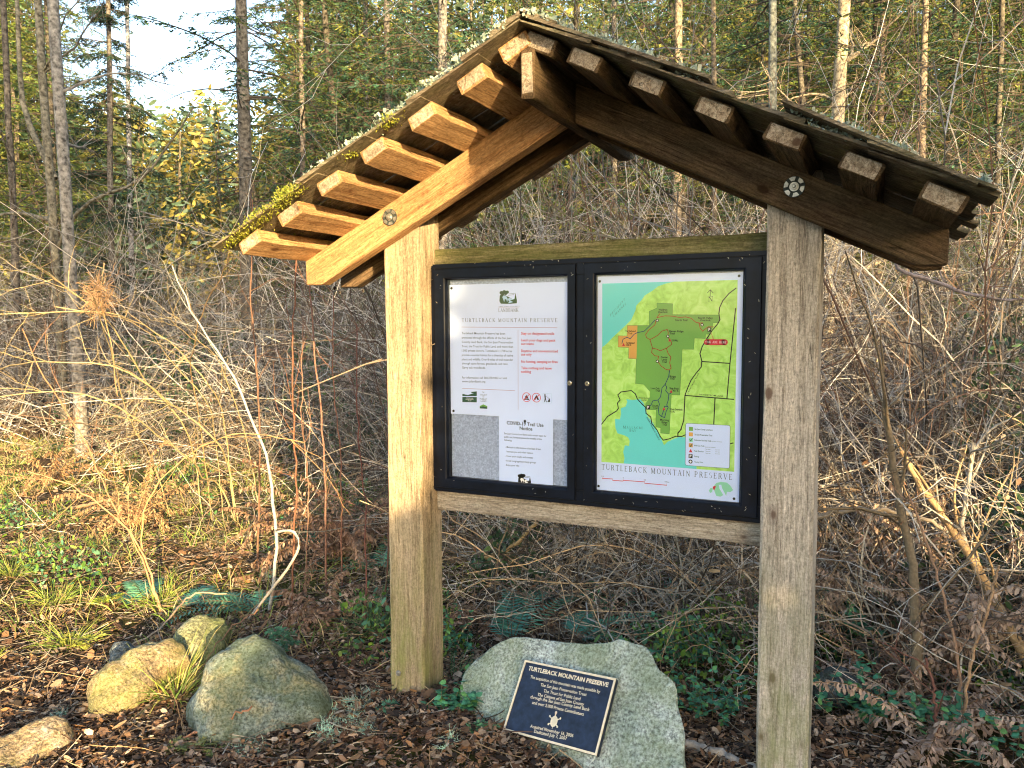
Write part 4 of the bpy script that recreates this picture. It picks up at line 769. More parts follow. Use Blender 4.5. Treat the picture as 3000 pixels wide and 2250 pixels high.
rock('rock', ((360, 1130), (420, 1080), (560, 1088), (640, 1140), (720, 1210), (715, 1290), (560, 1310), (400, 1290), (350, 1220)), z7, (560, 1300), 45, .3, M_ROCKD, 'dark bluish rock among green leaves right of the right post', bulge=.05, seed=17, rough=.014)
# ------------------------------------------------------------ vegetation kit
C_CANE = [(.22, .18, .14), (.36, .33, .29), (.13, .10, .075), (.085, .065, .05), (.13, .085, .06), (.50, .46, .40), (.42, .38, .30), (.06, .05, .04), (.10, .085, .07), (.07, .06, .05)]
C_RED = [(.15, .09, .065), (.19, .12, .08), (.11, .075, .055)]
C_TAN = [(.42, .30, .18), (.36, .26, .16), (.48, .36, .22)]
C_GREY = [(.36, .35, .32), (.26, .25, .23), (.46, .45, .42), (.16, .15, .14)]
def bush_geo(n, Rr, H, cols, r0=.006, side=5, twig=3, lean=(0, 0), g=None, wob=.16, spread=.5):
    g = g or Geo(); a = rng.uniform(0, 6.28, n); rad = np.sqrt(rng.random(n))*Rr
    P0 = np.stack([rad*np.cos(a), rad*np.sin(a), np.full(n, -.05)], 1)
    D = np.stack([np.cos(a)*spread+lean[0], np.sin(a)*spread+lean[1], np.ones(n)], 1)+rv(n, .22)
    L_ = H*rng.uniform(.55, 1.15, n); P = walk(P0, D, L_, 11, wob, rng.uniform(.0, .09, n)); c = pick(cols, n)
    rr = r0*rng.uniform(.5, 1.2, n)[:, None]*np.linspace(1, .28, 11)[None]; g.tubes(P, rr, c, 4)
    for lvl in range(side):
        i = rng.integers(2, 10, n); Q = P[np.arange(n), i]; T = nrm(P[np.arange(n), np.minimum(i+1, 10)]-Q)
        P2 = walk(Q, T*.6+rv(n, .55), L_*rng.uniform(.18, .5, n), 7, .2, rng.uniform(-.02, .08, n)); g.tubes(P2, (r0*.42*rng.uniform(.5, 1.1, n))[:, None]*np.linspace(1, .35, 7)[None], c*rng.uniform(.8, 1.2, (n, 1)), 3)
        for t_ in range(twig):
            i = rng.integers(1, 6, n); Q = P2[np.arange(n), i]; P3 = walk(Q, nrm(P2[np.arange(n), i+1]-Q)*.5+rv(n, .6), L_*rng.uniform(.06, .2, n), 4, .25, .02); g.tubes(P3, (r0*.22)*np.linspace(1, .5, 4)[None]*np.ones((n, 1)), c*rng.uniform(.85, 1.3, (n, 1)), 3)
    return g
def needle_branch(g, P, rt, cols, lt=.22, step=2, droop=.25, nl=.035, dens=9, flat=.35, mi=1):
    """P: (n,k,3) limb curves -> side twigs carrying flat needle sprays"""
    n, k, _ = P.shape
    for i in range(1, k):
        for sgn in (-1, 1):
            for rep in range(step):
                T = nrm(P[:, i]-P[:, i-1]); u = rng.random((n, 1)); Q = P[:, i-1]*(1-u)+P[:, i]*u
                S_ = nrm(np.cross(T, np.array([0, 0, 1.]))+1e-6)*sgn
                D = nrm(S_*rng.uniform(.5, 1, (n, 1))+T*rng.uniform(.4, 1, (n, 1))+rv(n, .18)+np.array([0, 0, -droop]))
                L_ = lt*rng.uniform(.5, 1.2, n)*(1-.5*i/k); 
                P2 = walk(Q, D, L_, 4, .1, .06); g.tubes(P2, rt*np.array([[1, .8, .6, .4]])*np.ones((n, 1)), np.array([.09, .065, .045]), 3, 0)
                m_ = dens; v = rng.random((n, m_))*.95+.05; idx = np.minimum((v*3).astype(int), 2); fr = v*3-idx
                B = P2[np.arange(n)[:, None], idx]*(1-fr[..., None])+P2[np.arange(n)[:, None], idx+1]*fr[..., None]; Tn = nrm(P2[np.arange(n)[:, None], idx+1]-P2[np.arange(n)[:, None], idx])
                sd = np.where(rng.random((n, m_)) < .5, -1., 1.)[..., None]; sv = nrm(np.cross(Tn, np.array([0, 0, 1.]))+1e-6)*sd
                Dn = nrm(sv*.9+Tn*.8+rng.normal(0, flat, (n, m_, 3)))*nl*rng.uniform(.7, 1.3, (n, m_, 1)); Wn = nrm(np.cross(Dn, rng.normal(0, 1, (n, m_, 3))))*nl*.16
                cc = pick(cols, n)[:, None, :]*rng.uniform(.8, 1.25, (n, m_, 1)); g.blades(B.reshape(-1, 3), Dn.reshape(-1, 3), Wn.reshape(-1, 3), cc.reshape(-1, 3), mi, .3)
C_FIR = [(.040, .105, .050), (.030, .085, .050), (.060, .125, .045), (.045, .105, .070)]
C_FIRY = [(.13, .17, .03), (.18, .20, .04), (.09, .14, .03)]
def crown_mesh(name, z0, z1, nb, Lb, cols, dead=20, dz0=.6, top=False, nl=.05, dens=9, lt=.3, droop=.25, step=2, bare=.0, rb=.014):
    g = Geo(); n = nb; z = np.sort(rng.uniform(z0, z1, n)); a = rng.uniform(0, 6.28, n); f = (z-z0)/(z1-z0)
    L_ = Lb*(np.clip(1-f, .08, 1) if top else 1-.25*f)*rng.uniform(.55, 1.15, n)
    P = walk(np.stack([0*z, 0*z, z], 1), np.stack([np.cos(a), np.sin(a), rng.uniform(-.12, .3, n)], 1), L_, 8, .07, .055)
    g.tubes(P, rb*rng.uniform(.6, 1.1, n)[:, None]*np.linspace(1, .25, 8)[None], (.08, .065, .05), 4, 0)
    keep = rng.random(n) >= bare; needle_branch(g, P[keep][:, 1:], .0035, cols, lt, step, droop, nl, dens)
    if dead:
        z = rng.uniform(dz0, z0+1.2, dead); a = rng.uniform(0, 6.28, dead)
        P = walk(np.stack([0*z, 0*z, z], 1), np.stack([np.cos(a), np.sin(a), rng.uniform(-.3, .15, dead)], 1), Lb*rng.uniform(.3, .9, dead), 8, .12, .03); g.tubes(P, .009*rng.uniform(.6, 1.1, dead)[:, None]*np.linspace(1, .2, 8)[None], (.20, .17, .13), 3, 0)
        for _ in range(5):
            i = rng.integers(2, 7, dead); Q = P[np.arange(dead), i]; P2 = walk(Q, rv(dead, .6)+nrm(P[np.arange(dead), i]-P[np.arange(dead), i-1]), Lb*rng.uniform(.1, .35, dead), 6, .15, .03); g.tubes(P2, .0035*np.linspace(1, .4, 6)[None]*np.ones((dead, 1)), (.22, .19, .15), 3, 0)
    return g.mesh(name)
def trunk_mesh(name, path, r0, r1, col, n=22, k=12, limbs=0, lcol=None, Ll=1.2, zmin=1.5, forks=()):
    g = Geo(); P = smoothpath(path, n, 0.004); rr = np.linspace(r0, r1, n)*(1+rng.normal(0, .03, n)); rr[0] *= 1.35; rr[1] *= 1.08
    g.tubes(P[None], rr[None], col, k)
    for fp, fr in forks: Q = smoothpath(fp, 12, .006); g.tubes(Q[None], np.linspace(fr, fr*.3, 12)[None], col, 7)
    if limbs:
        i = rng.integers(int(n*zmin/ max(P[-1, 2], 1)), n-1, limbs); Q = P[i]; a = rng.uniform(0, 6.28, limbs)
        P2 = walk(Q, np.stack([np.cos(a), np.sin(a), rng.uniform(.1, 1., limbs)], 1), Ll*rng.uniform(.4, 1.2, limbs), 10, .16, .0); c = np.array(lcol or col); g.tubes(P2, (rr[i]*.33)[:, None]*np.linspace(1, .15, 10)[None], c, 5)
        for _ in range(7):
            j = rng.integers(2, 9, limbs); Q2 = P2[np.arange(limbs), j]; P3 = walk(Q2, nrm(P2[np.arange(limbs), j]-P2[np.arange(limbs), j-1])*.8+rv(limbs, .5), Ll*rng.uniform(.12, .45, limbs), 7, .18, -.02); g.tubes(P3, .005*np.linspace(1, .3, 7)[None]*np.ones((limbs, 1)), c, 3)
            for _ in range(2):
                j = rng.integers(1, 6, limbs); P4 = walk(P3[np.arange(limbs), j], rv(limbs, 1.), Ll*rng.uniform(.05, .2, limbs), 4, .2, 0); g.tubes(P4, .0022*np.ones((limbs, 4)), c, 3)
    return g.mesh(name, True)
CROWNS = {'fir': [crown_mesh('crown', 1.6, 11, 150, 2.3, C_FIR, 26, droop=.4), crown_mesh('crown', 2.2, 12, 140, 2.1, C_FIR, 34, nl=.045, droop=.4)],
          'airy': [crown_mesh('crown', 1.9, 12, 95, 2.0, C_FIR+C_FIRY[2:], 44, bare=.3, lt=.24), crown_mesh('crown', 2.6, 12, 95, 1.9, C_FIR+C_FIRY, 50, bare=.25)],
          'tier': [crown_mesh('crown', 1.0, 9.0, 120, 1.5, [(.018, .050, .034), (.024, .060, .036)], 8, top=True, droop=.4, nl=.045, dens=11)],
          'gold': [crown_mesh('crown', 1.0, 11, 130, 2.4, C_FIRY+C_FIR[2:3], 20, nl=.06)]}
for ms in CROWNS.values():
    for me in ms: me.materials.append(M_TWIG); me.materials.append(M_NEEDLE)
def tree(name, x, y, top, r0, kind, label, col=(.13, .115, .10), Ht=11., limbs=0, group=None, sc=1., mid=None, fk=(), cat='tree', rot=None, Ll=1.2, zmin=1.5):
    zb = float(gh(x, y)); e = empty(name, (x, y, zb), label, cat, group)
    path = [(0, 0, -.3)]+([mid] if mid else [])+[(top[0], top[1], Ht)]
    o = bpy.data.objects.new('trunk', trunk_mesh('trunk', path, r0, r0*.55, col, limbs=limbs, forks=fk, Ll=Ll, zmin=zmin)); COL.objects.link(o); o.data.materials.append(M_BARK); o.parent = e
    if kind:
        ms = CROWNS[kind]; me = ms[rng.integers(0, len(ms))]; c = bpy.data.objects.new('crown', me); COL.objects.link(c); c.parent = e
        c.rotation_euler = (math.atan2(-top[1], Ht)*1., math.atan2(top[0], Ht), 0); c.rotation_euler[2] = rot if rot is not None else random.uniform(0, 6.28); c.scale = (sc, sc, sc*Ht/11.)
        c.rotation_mode = 'XYZ'
    return e
def tpos(xd, dist): p = ray(xd*1.3562, 950, dist); return p[0], p[1]
def toppos(xd0, xd1, dist, Ht=11.):       # horizontal offset at height Ht so that the trunk leans as seen
    e_top = CAM[2]+dist*.40; p0 = ray(xd0*1.3562, 950, dist); p1 = ray(xd1*1.3562, 0, dist); k = Ht/max(e_top, 1); return ((p1[0]-p0[0])*k, (p1[1]-p0[1])*k)
TREES = [ # x at eye level, x at top, dist, width px, kind, colour, limbs, label
 (38, 8, 12, 13, None, (.10, .09, .08), 9, 'thin dark bare trunk, leftmost at the edge of the picture'),
 (135, 80, 11, 17, None, (.15, .14, .11), 12, 'curving mossy bare trunk, second from the left edge'),
 (168, 112, 9.5, 24, None, (.20, .19, .175), 10, 'thick scaly grey trunk with bare limbs, third from the left edge'),
 (236, 238, 15, 12, 'tier', (.12, .11, .10), 0, 'dark fir with drooping tiers against the open sky'),
 (283, 276, 17, 11, None, (.24, .24, .25), 8, 'slim pale bare trunk just right of the dark tiered fir'),
 (534, 521, 11, 30, 'airy', (.12, .11, .095), 0, 'stout dark fir trunk left of the kiosk roof, right of the sky gap'),
 (656, 650, 14, 13, 'fir', (.14, .12, .10), 0, 'slender fir behind the left end of the roof'),
 (792, 790, 17, 13, 'fir', (.17, .16, .15), 0, 'fir with pale bark above the left roof slope'),
 (838, 836, 15, 16, 'fir', (.12, .11, .10), 0, 'dark barked fir above the middle of the left roof slope'),
 (955, 956, 13, 26, 'fir', (.17, .16, .15), 0, 'broad grey fir trunk just left of the roof peak'),
 (1330, 1326, 20, 14, 'airy', (.15, .14, .13), 0, 'distant grey fir over the right roof slope near the peak'),
 (1462, 1466, 14, 22, 'airy', (.22, .18, .13), 0, 'sunlit tan fir trunk over the middle of the right roof slope'),
 (1674, 1668, 9, 19, 'airy', (.19, .20, .17), 0, 'grey-green lichen covered trunk above the right post'),
 (1782, 1826, 12.5, 30, None, (.36, .30, .20), 16, 'pale gnarled leaning tree with crooked limbs, right of the roof'),
 (1985, 1998, 14, 15, 'airy', (.22, .18, .13), 0, 'sunlit straight conifer between the roof tip and the right edge'),
 (2150, 2162, 16, 12, 'fir', (.10, .09, .07), 0, 'slim dark conifer at the far right edge'),
 (1552, 1540, 10, 12, None, (.20, .16, .11), 7, 'thin tan bare trunk seen over the display case'),
 (1900, 1905, 19, 14, 'gold', (.22, .18, .13), 0, 'yellow-green conifer deep in the wood behind the right eave')]
for i, (x0, x1, d, wpx, kind, col, limbs, lab) in enumerate(TREES):
    x, y = tpos(x0, d); r0 = wpx*1.3562/2*d/FPX; H_ = 10.5
    fk = ()
    if 'second from' in lab: fk = (([(.0, 0, 3.1), (-.5, 0, 3.9), (-.7, .1, 5.4), (-1.3, .1, 7)], .04), ([(-.1, 0, 2.2), (.6, -.1, 2.7), (1.5, 0, 3.0), (2.2, .1, 3.7)], .028), ([(0, 0, 2.6), (-.9, 0, 2.75), (-1.8, 0, 2.6)], .03))
    if 'gnarled' in lab: fk = (([(0, 0, 1.4), (.5, -.1, 1.9), (1.0, -.1, 2.1), (1.5, 0, 2.6)], .05), ([(0, 0, 2.0), (.45, 0, 2.5), (.7, 0, 3.3)], .04), ([(.05, 0, 1.0), (-.4, 0, 1.5), (-.6, 0, 2.2)], .03), ([(.1, 0, 2.6), (.8, 0, 2.9), (1.6, .1, 2.8)], .022))
    tree('bare_tree' if kind is None else 'fir_tree', x, y, toppos(x0, x1, d, H_), r0, kind, lab, col, H_, limbs, fk=fk, Ll=1.5)
# more of the same wood behind
k_ = 0; placed = []
while k_ < 34:
    az = rng.uniform(-60, 12); d = rng.uniform(15, 30); x = CAM[0]+d*math.sin(R(az)); y = CAM[1]+d*math.cos(R(az))
    skyaz = -55 < az < -40
    if skyaz and (d < 27 or rng.random() < .85): continue
    if any((x-a)**2+(y-b)**2 < 3.2 for a, b in placed): continue
    placed.append((x, y)); kd = ['fir', 'gold', 'gold', 'airy'][rng.integers(0, 4)] if az > -38 else ['airy', 'gold'][rng.integers(0, 2)]
    tree('fir_tree', x, y, (rng.normal(0, .7), rng.normal(0, .5)), rng.uniform(.04, .11), kd, 'conifer standing in the dense wood far behind the kiosk', tuple(np.array((.075, .068, .055))*rng.uniform(.5, 1.5)), rng.uniform(10, 14) if not skyaz else 8.5, 0, group='conifers of the wood behind'); k_ += 1
# ------------------------------------------------------------ distant wood: one mass nobody could count
def woods():
    g = Geo(); n = 1250; az = R(1)*rng.uniform(-66, 18, n); d = rng.uniform(27, 50, n); x = CAM[0]+d*np.sin(az); y = CAM[1]+d*np.cos(az)
    open_ = (np.degrees(az) > -56) & (np.degrees(az) < -41)
    Ht = np.where(open_, d*.24+1.2*rng.random(n)+1, d*.50)*rng.uniform(.55, 1.05, n)
    P = np.stack([np.stack([x, y, Ht*0-.2], 1), np.stack([x+rng.normal(0, .3, n), y, Ht*.5], 1), np.stack([x+rng.normal(0, .5, n), y, Ht], 1)], 1); g.tubes(P, np.array([[.10, .07, .03]])*rng.uniform(.3, 1., (n, 1)), pick([(.09, .08, .065), (.14, .12, .09)], n), 5, 0)
    m_ = 290; N_ = n*m_; ti = np.repeat(np.arange(n), m_); h = rng.random(N_)**.8; rad = (1-h*.75)*rng.uniform(.9, 2.2, n)[ti]*np.sqrt(rng.random(N_)); a = rng.uniform(0, 6.28, N_)
    z = Ht[ti]*h+.3; B = np.stack([x[ti]+rad*np.cos(a), y[ti]+rad*np.sin(a), z+.25*np.sin(a*3+ti)], 1)
    D = np.stack([np.cos(a), np.sin(a), rng.normal(-.15, .5, N_)], 1); D = nrm(D)*rng.uniform(.14, .40, (N_, 1)); Wn = nrm(np.cross(D, rv(N_)))*rng.uniform(.03, .08, (N_, 1))
    tc_ = pick([(.08, .13, .07), (.17, .17, .045), (.26, .23, .06), (.07, .12, .085), (.13, .16, .06)], n, .15); g.blades(B, D, Wn, tc_[ti]*rng.uniform(.75, 1.3, (N_, 1)), 1, .4)  # far foliage colours lightened to stand in for haze
    o = link('distant_woods', g.mesh('distant_woods'), [M_BARK, M_NEEDLE]); tag(o, 'mixed yellow-green woods closing the view far behind the thicket', None, None, 'stuff')
woods()
def clearz(P): return ~(((P[..., 0] > -.14) & (P[..., 0] < 1.5) & (P[..., 1] < .20)).any(1))
# ------------------------------------------------------------ undergrowth: the bramble thicket (uncountable)
def thicket(name, n, xr, yr, Hm, cols, r0, label, side=3, cond=None, wob=.24, flatd=.35, leafy=0):
    g = Geo(); P0 = np.stack([rng.uniform(*xr, n), rng.uniform(*yr, n), np.zeros(n)], 1)
    if cond is not None: P0 = P0[cond(P0[:, 0], P0[:, 1])]; n = len(P0)
    P0[:, 2] = gh(P0[:, 0], P0[:, 1])-.03; D = np.stack([rng.normal(0, .7, n), rng.normal(0, .5, n), np.ones(n)], 1); L_ = Hm*rng.uniform(.4, 1.5, n)
    P = walk(P0, D, L_, 12, wob, rng.uniform(.02, .17, n)); P[..., 2] = np.maximum(P[..., 2], gh(P[..., 0], P[..., 1])+.01); c = pick(cols, n, .25); m_ = clearz(P); P, c, L_ = P[m_], c[m_], L_[m_]; n = len(P)
    g.tubes(P, (r0*rng.uniform(.4, 1.3, n))[:, None]*np.linspace(1, .35, 12)[None], c, 3)
    for _ in range(side):
        i = rng.integers(2, 11, n); Q = P[np.arange(n), i]; P2 = walk(Q, rv(n, .7)+np.array([0, 0, .2]), L_*rng.uniform(.12, .45, n), 7, .26, .04); m_ = clearz(P2); g.tubes(P2[m_], ((r0*.4)*np.linspace(1, .4, 7)[None]*rng.uniform(.5, 1.2, (n, 1)))[m_], (c*rng.uniform(.8, 1.35, (n, 1)))[m_], 3)
    o = link(name, g.mesh(name), M_TWIG); tag(o, label, None, None, 'stuff'); return o
trail = lambda x, y: ~((x < -.25) & (y < np.minimum(1.35+.85*(-x-.3), 3.1)) )          # open ground left of the kiosk
thicket('bramble_thicket', 5200, (-5.5, 4.2), (.45, 3.6), 1.25, C_CANE, .0045, 'tangled bare brown bramble canes filling the space behind the kiosk', 4, lambda x, y: trail(x, y) & ~((x > -.3) & (x < 1.9) & (y < 1.0)) & ~((x > 1.5) & (y < .95)))
thicket('shrub_thicket', 5200, (-15, 7), (3.2, 9.5), 2.9, C_CANE+C_GREY, .0065, 'hazy mass of taller bare shrub stems in front of the wood', 4, None, .2)
thicket('pale_canes', 900, (-1.2, 3.6), (.7, 1.9), 1.1, C_GREY[:3]+C_TAN+[(.55, .50, .44)], .0042, 'paler grey and tan canes crossing in front of the darker brambles', 3, lambda x, y: trail(x, y) & (y > .75) & ~((x > -.3) & (x < 1.7) & (y < 1.05)), .2)
thicket('dead_stalks', 1600, (-3.2, 3.4), (.5, 2.4), .55, C_TAN+C_CANE, .0030, 'low broken dead stalks on the ground under the brambles', 2, lambda x, y: trail(x, y) | (rng.random(len(x)) < .10), .3)
# ------------------------------------------------------------ unseen trees behind the viewer, crowns shaped to shade most of the clearing
def us(u, s): return u*math.cos(SAZ)+s*math.sin(SAZ), u*math.sin(SAZ)-s*math.cos(SAZ)
def shade_tree(label, n, ur, sr, zr, cond, trunk_u, trunk_s, sz=.085):
    x, y = us(trunk_u, trunk_s); e = empty('unseen_shade_tree', (x, y, 0), label, 'tree', 'unseen shade evergreens behind the viewer')
    u = rng.uniform(*ur, n); s = rng.uniform(*sr, n); z = rng.uniform(*zr, n); h0 = z-s*math.tan(SEL)
    nz = np.array([mnoise.noise(Vector((a*1.1, b*1.1, c*1.1))) for a, b, c in zip(u, h0, s*.5)]); nf = np.array([mnoise.noise(Vector((a*4, b*4, c*3+9))) for a, b, c in zip(u, h0, s)])
    m_ = cond(u, h0, nz, nf) & (z > .05); u, s, z = u[m_], s[m_], z[m_]; n = len(u); X, Y = us(u, s); B = np.stack([X, Y, z], 1)
    g = Geo(); D = nrm(rv(n))*rng.uniform(.8, 1.4, (n, 1))*sz; g.blades(B, D, nrm(np.cross(D, rv(n)))*sz*.42, pick([(.03, .06, .02), (.05, .08, .03)], n), 0, .5)
    link('crown', g.mesh('crown'), M_LEAF, e)
    g = Geo(); top = zr[1]; g.tubes(np.array([[(x, y, -.3), (x+.05, y, top*.5), (x, y+.05, top*.97)]]), np.array([[.17, .12, .03]]), (.12, .10, .08), 10)
    k = 26; a = rng.integers(0, len(B), k); g.tubes(np.stack([np.stack([np.full(k, x), np.full(k, y), B[a, 2]*.9], 1), (np.array([[x, y, 0]])*[[1, 1, 0]]+B[a])/2*[[1, 1, 0]]+np.stack([a*0, a*0, B[a, 2]*.95], 1), B[a]], 1), np.array([[.035, .025, .01]])*np.ones((k, 1)), (.12, .10, .08), 5)
    link('trunk', g.mesh('trunk', True), M_BARK, e)
edge = lambda h: np.where(h > .80, .215+np.clip(h-1.55, 0, .5)*.25, -.70+(np.clip(h, -1, .80))*1.14)  # crown outline cut along the wanted edge of the shade
TE = math.tan(SEL)
shade_tree('unseen broad evergreen right behind the viewer, foliage down to the ground, trimmed for its shade', 90000, (-1.2, 2.9), (8.2, 9.8), (.1, 8.4), lambda u, h, nz, nf: (u > edge(h)+nf*.10) & (u < 2.8+nz*.5) & (h < 6.4+nz) & (nz*.6+nf*.6 > -.9+(h > 3)*.3) & (((u-2.3)/.5)**2+((h-.62)/.38)**2 > 1+nf*1.2), 1.3, 9)  # oval hole left in the leaves so sun reaches the right-hand ferns
shade_tree('unseen tall evergreen behind the viewer with a high crown over the trail, shaped for its shade', 60000, (-5.2, .5), (8.4, 10.2), (3.4, 9.9), lambda u, h, nz, nf: (h > 2.10+nf*.12+nz*.12) & (h < 7.5+nz*.9) & (nz*.8+nf*.5 > -.34), -3.6, 9.2)
shade_tree('unseen open crowned evergreen behind the viewer to the right, shaped for dappled shade', 90000, (2.6, 12), (8.6, 11), (.2, 9.6), lambda u, h, nz, nf: (nz*.9+nf*.7 > np.where(h < 1.0, -.14, np.where(h < 2.6, .08, .15))) & (h < 7.4) & (((u-2.3)/.62)**2+((h-.62)/.42)**2 > 1+nf*1.2), 5.2, 9.6)  # leaf clumps and gaps arranged for dappled sun on the right
# ------------------------------------------------------------ small plants and litter
def ribbons(g, P, w, c, mi=0):
    P = np.asarray(P, float); N_, n, _ = P.shape; T = nrm(np.gradient(P, axis=1)); sd = nrm(np.cross(T, rng.normal(0, 1, (N_, 1, 3))+np.array([0, 0, .8])))*np.asarray(w).reshape(N_, -1)[:, :, None]*np.linspace(1, .12, n)[None, :, None]
    V = np.stack([P-sd, P+sd], 2).reshape(-1, 3); b = (np.arange(N_)*n*2)[:, None]; i = (np.arange(n-1)*2)[None]; F = np.stack([b+i, b+i+1, b+i+3, b+i+2], -1).reshape(-1, 4); return g.add(V, F, np.repeat(c, n*2, 0), mi)
def on_ground(P, lift=.004): P[..., 2] = np.maximum(P[..., 2], gh(P[..., 0], P[..., 1])+lift); return P
C_GRASS = [(.17, .28, .05), (.26, .33, .06), (.34, .35, .09), (.12, .20, .05), (.42, .36, .17)]
def tuft_geo(n, L_, cols, spread=1., w=.0022, wob=.07):
    g = Geo(); a = rng.uniform(0, 6.28, n); r_ = rng.random(n)*.05*spread; P0 = np.stack([r_*np.cos(a), r_*np.sin(a), np.full(n, -.01)], 1)
    P = walk(P0, np.stack([np.cos(a)*.75*spread, np.sin(a)*.75*spread, np.ones(n)], 1)+rv(n, .25), L_*rng.uniform(.5, 1.2, n), 8, wob, rng.uniform(.04, .24, n)); P[..., 2] = np.maximum(P[..., 2], .004)
    ribbons(g, P, w*rng.uniform(.7, 1.3, n), pick(cols, n)); return g
def put(name, g, p, label, cat, mat, group=None, rot=0., sc=1.):
    o = link(name, g.mesh(name), mat); o.location = (p[0], p[1], float(gh(p[0], p[1]))); o.rotation_euler[2] = rot; o.scale = (sc,)*3; tag(o, label, cat, group); return o
D_ = 1.3562
for (px, py, n, L_, cols, lab) in (
 (375, 1500, 230, .26, C_GRASS, 'big shaggy grass tuft drooping between the long tan rock and the mossy humped rock'),
 (150, 1385, 170, .17, C_GRASS[:3], 'bright grass tuft on the left, above the long tan rock'),
 (120, 1305, 150, .19, C_GRASS[:3], 'sunny grass tuft left of the fern by the yellow stems'),
 (25, 1250, 150, .20, C_GRASS[1:4], 'sunlit grass tuft at the left picture edge'),
 (345, 1305, 90, .20, C_GRASS[:3], 'thin upright grass tuft at the foot of the yellow stems'),
 (470, 1395, 70, .16, C_GRASS[:3], 'short grass tuft between the two rock humps'),
 (815, 1370, 90, .28, [(.05, .13, .05), (.09, .18, .07)], 'dark green arching grass tuft touching the left post'),
 (60, 1205, 120, .16, C_GRASS[1:], 'yellowed grass tuft in the clearing, highest on the left'),
 (978, 1480, 60, .2, [(.06, .15, .06), (.10, .2, .08)], 'green grass tuft between the left post and the boulder'),
 (210, 1180, 90, .14, C_GRASS, 'small grass tuft behind the fallen stick in the clearing')):
    put('grass_tuft', tuft_geo(n, L_, cols, 1.1 if n > 100 else .8), gp(px*D_, py*D_), lab, 'grass tuft', M_LEAF, 'grass tufts around the rocks')
# scattered grass, uncountable
n = 60000; x = rng.uniform(-8, -.2, n); y = rng.uniform(-1.2, 5.5, n); pn = np.array([mnoise.noise(Vector((a*1.7, b*1.7, 0))) for a, b in zip(x, y)]); m_ = (pn > -.08) & ~(trail(x, y-.45)) & ~((x > -1.6) & (y < -.35)); x, y = x[m_], y[m_]; n = len(x)
P = walk(np.stack([x, y, gh(x, y)-.01], 1), rv(n, .6)+np.array([0, 0, 1.]), rng.uniform(.05, .17, n), 6, .12, rng.uniform(.05, .3, n)); g = Geo(); ribbons(g, on_ground(P), .0031*rng.uniform(.7, 1.5, n), pick(C_GRASS+[(.40, .33, .17), (.34, .24, .12), (.44, .34, .2), (.30, .19, .10)], n))
tag(link('grass', g.mesh('grass'), M_LEAF), 'short patchy grass and moss in the sunny clearing', None, None, 'stuff')
# bark chips, needles, leaf litter
def litter():
    g = Geo(); n = 150000; nr = rng.random(n) < .4; x = np.where(nr, rng.uniform(-1.3, 1.7, n), rng.uniform(-4.8, 3.2, n)); y = np.where(nr, rng.uniform(-1.0, .5, n), np.where(rng.random(n) < .6, rng.uniform(-1.3, 1.2, n), rng.uniform(-1.3, 3.2, n))); z = gh(x, y)+rng.uniform(.006, .030, n)
    a = rng.uniform(0, 6.28, n); L_ = rng.choice([.009, .016, .026, .042], n, p=[.47, .36, .15, .02]); D = np.stack([np.cos(a), np.sin(a), rng.normal(0, .28, n)], 1)*L_[:, None]; Wn = np.stack([-np.sin(a), np.cos(a), rng.normal(0, .5, n)], 1)*(L_*rng.uniform(.12, .38, n))[:, None]
    g.blades(np.stack([x, y, z], 1), D, Wn, pick([(.15, .09, .06), (.26, .16, .10), (.08, .055, .04), (.36, .25, .17), (.05, .04, .035), (.50, .38, .27), (.36, .20, .10)], n, .3), 0, .5)
    n = 13000; x = rng.uniform(-4.5, 3.2, n); y = rng.uniform(-1.3, 2.2, n); a = rng.uniform(0, 6.28, n); P = walk(np.stack([x, y, gh(x, y)+.02], 1), np.stack([np.cos(a), np.sin(a), rng.normal(0, .15, n)], 1), rng.uniform(.04, .22, n), 5, .12, .0); g.tubes(on_ground(P, .006), (rng.uniform(.0006, .0022, n))[:, None]*np.ones((1, 5)), pick(C_CANE+C_TAN+[(.12, .07, .05)], n), 3)
    tag(link('bark_litter', g.mesh('bark_litter'), M_DRY), 'reddish bark chips, needles and broken twigs covering the ground', None, None, 'stuff')
litter()
# moss cushions and small green leaves low in the thicket (stuff)
n = 44000; x = rng.uniform(-5, 3.4, n); y = rng.uniform(.15, 2.8, n); pn = np.array([mnoise.noise(Vector((a*1.5+5, b*1.5, 2))) for a, b in zip(x, y)]); m_ = (pn > np.where(x < -.4, .42-.2*trail(x, y), .02)) & ~((x > .2) & (x < 1.1) & (y < .35)); x, y, pn = x[m_], y[m_], pn[m_]; n = len(x)
g = Geo(); B = np.stack([x, y, gh(x, y)+rng.random(n)*np.clip((pn-.1)*.9, 0, .22)], 1); D = nrm(rv(n)+np.array([0, 0, .8]))*rng.uniform(.012, .034, (n, 1)); g.blades(B, D, nrm(np.cross(D, rv(n)))*rng.uniform(.003, .010, (n, 1)), pick([(.09, .19, .03), (.16, .27, .04), (.06, .14, .04), (.07, .19, .11)], n), 0, .4)
tag(link('moss_and_leaves', g.mesh('moss_and_leaves'), M_LEAF), 'green moss and tiny leaves low under the brambles', None, None, 'stuff')
n = 11000; x = rng.uniform(-6, 4, n); y = rng.uniform(.5, 4, n); m_ = trail(x, y) & ~((x > -.1) & (x < 1.5) & (y < .9)); x, y = x[m_], y[m_]; n = len(x); g = Geo(); B = np.stack([x, y, gh(x, y)+rng.uniform(.05, 1.15, n)*rng.random(n)], 1); D = nrm(rv(n)+np.array([0, 0, -.5]))*rng.uniform(.012, .045, (n, 1)); g.blades(B, D, nrm(np.cross(D, rv(n)))*rng.uniform(.002, .009, (n, 1)), pick(C_TAN+[(.30, .17, .10), (.22, .13, .09), (.46, .36, .28)], n), 0, .4)
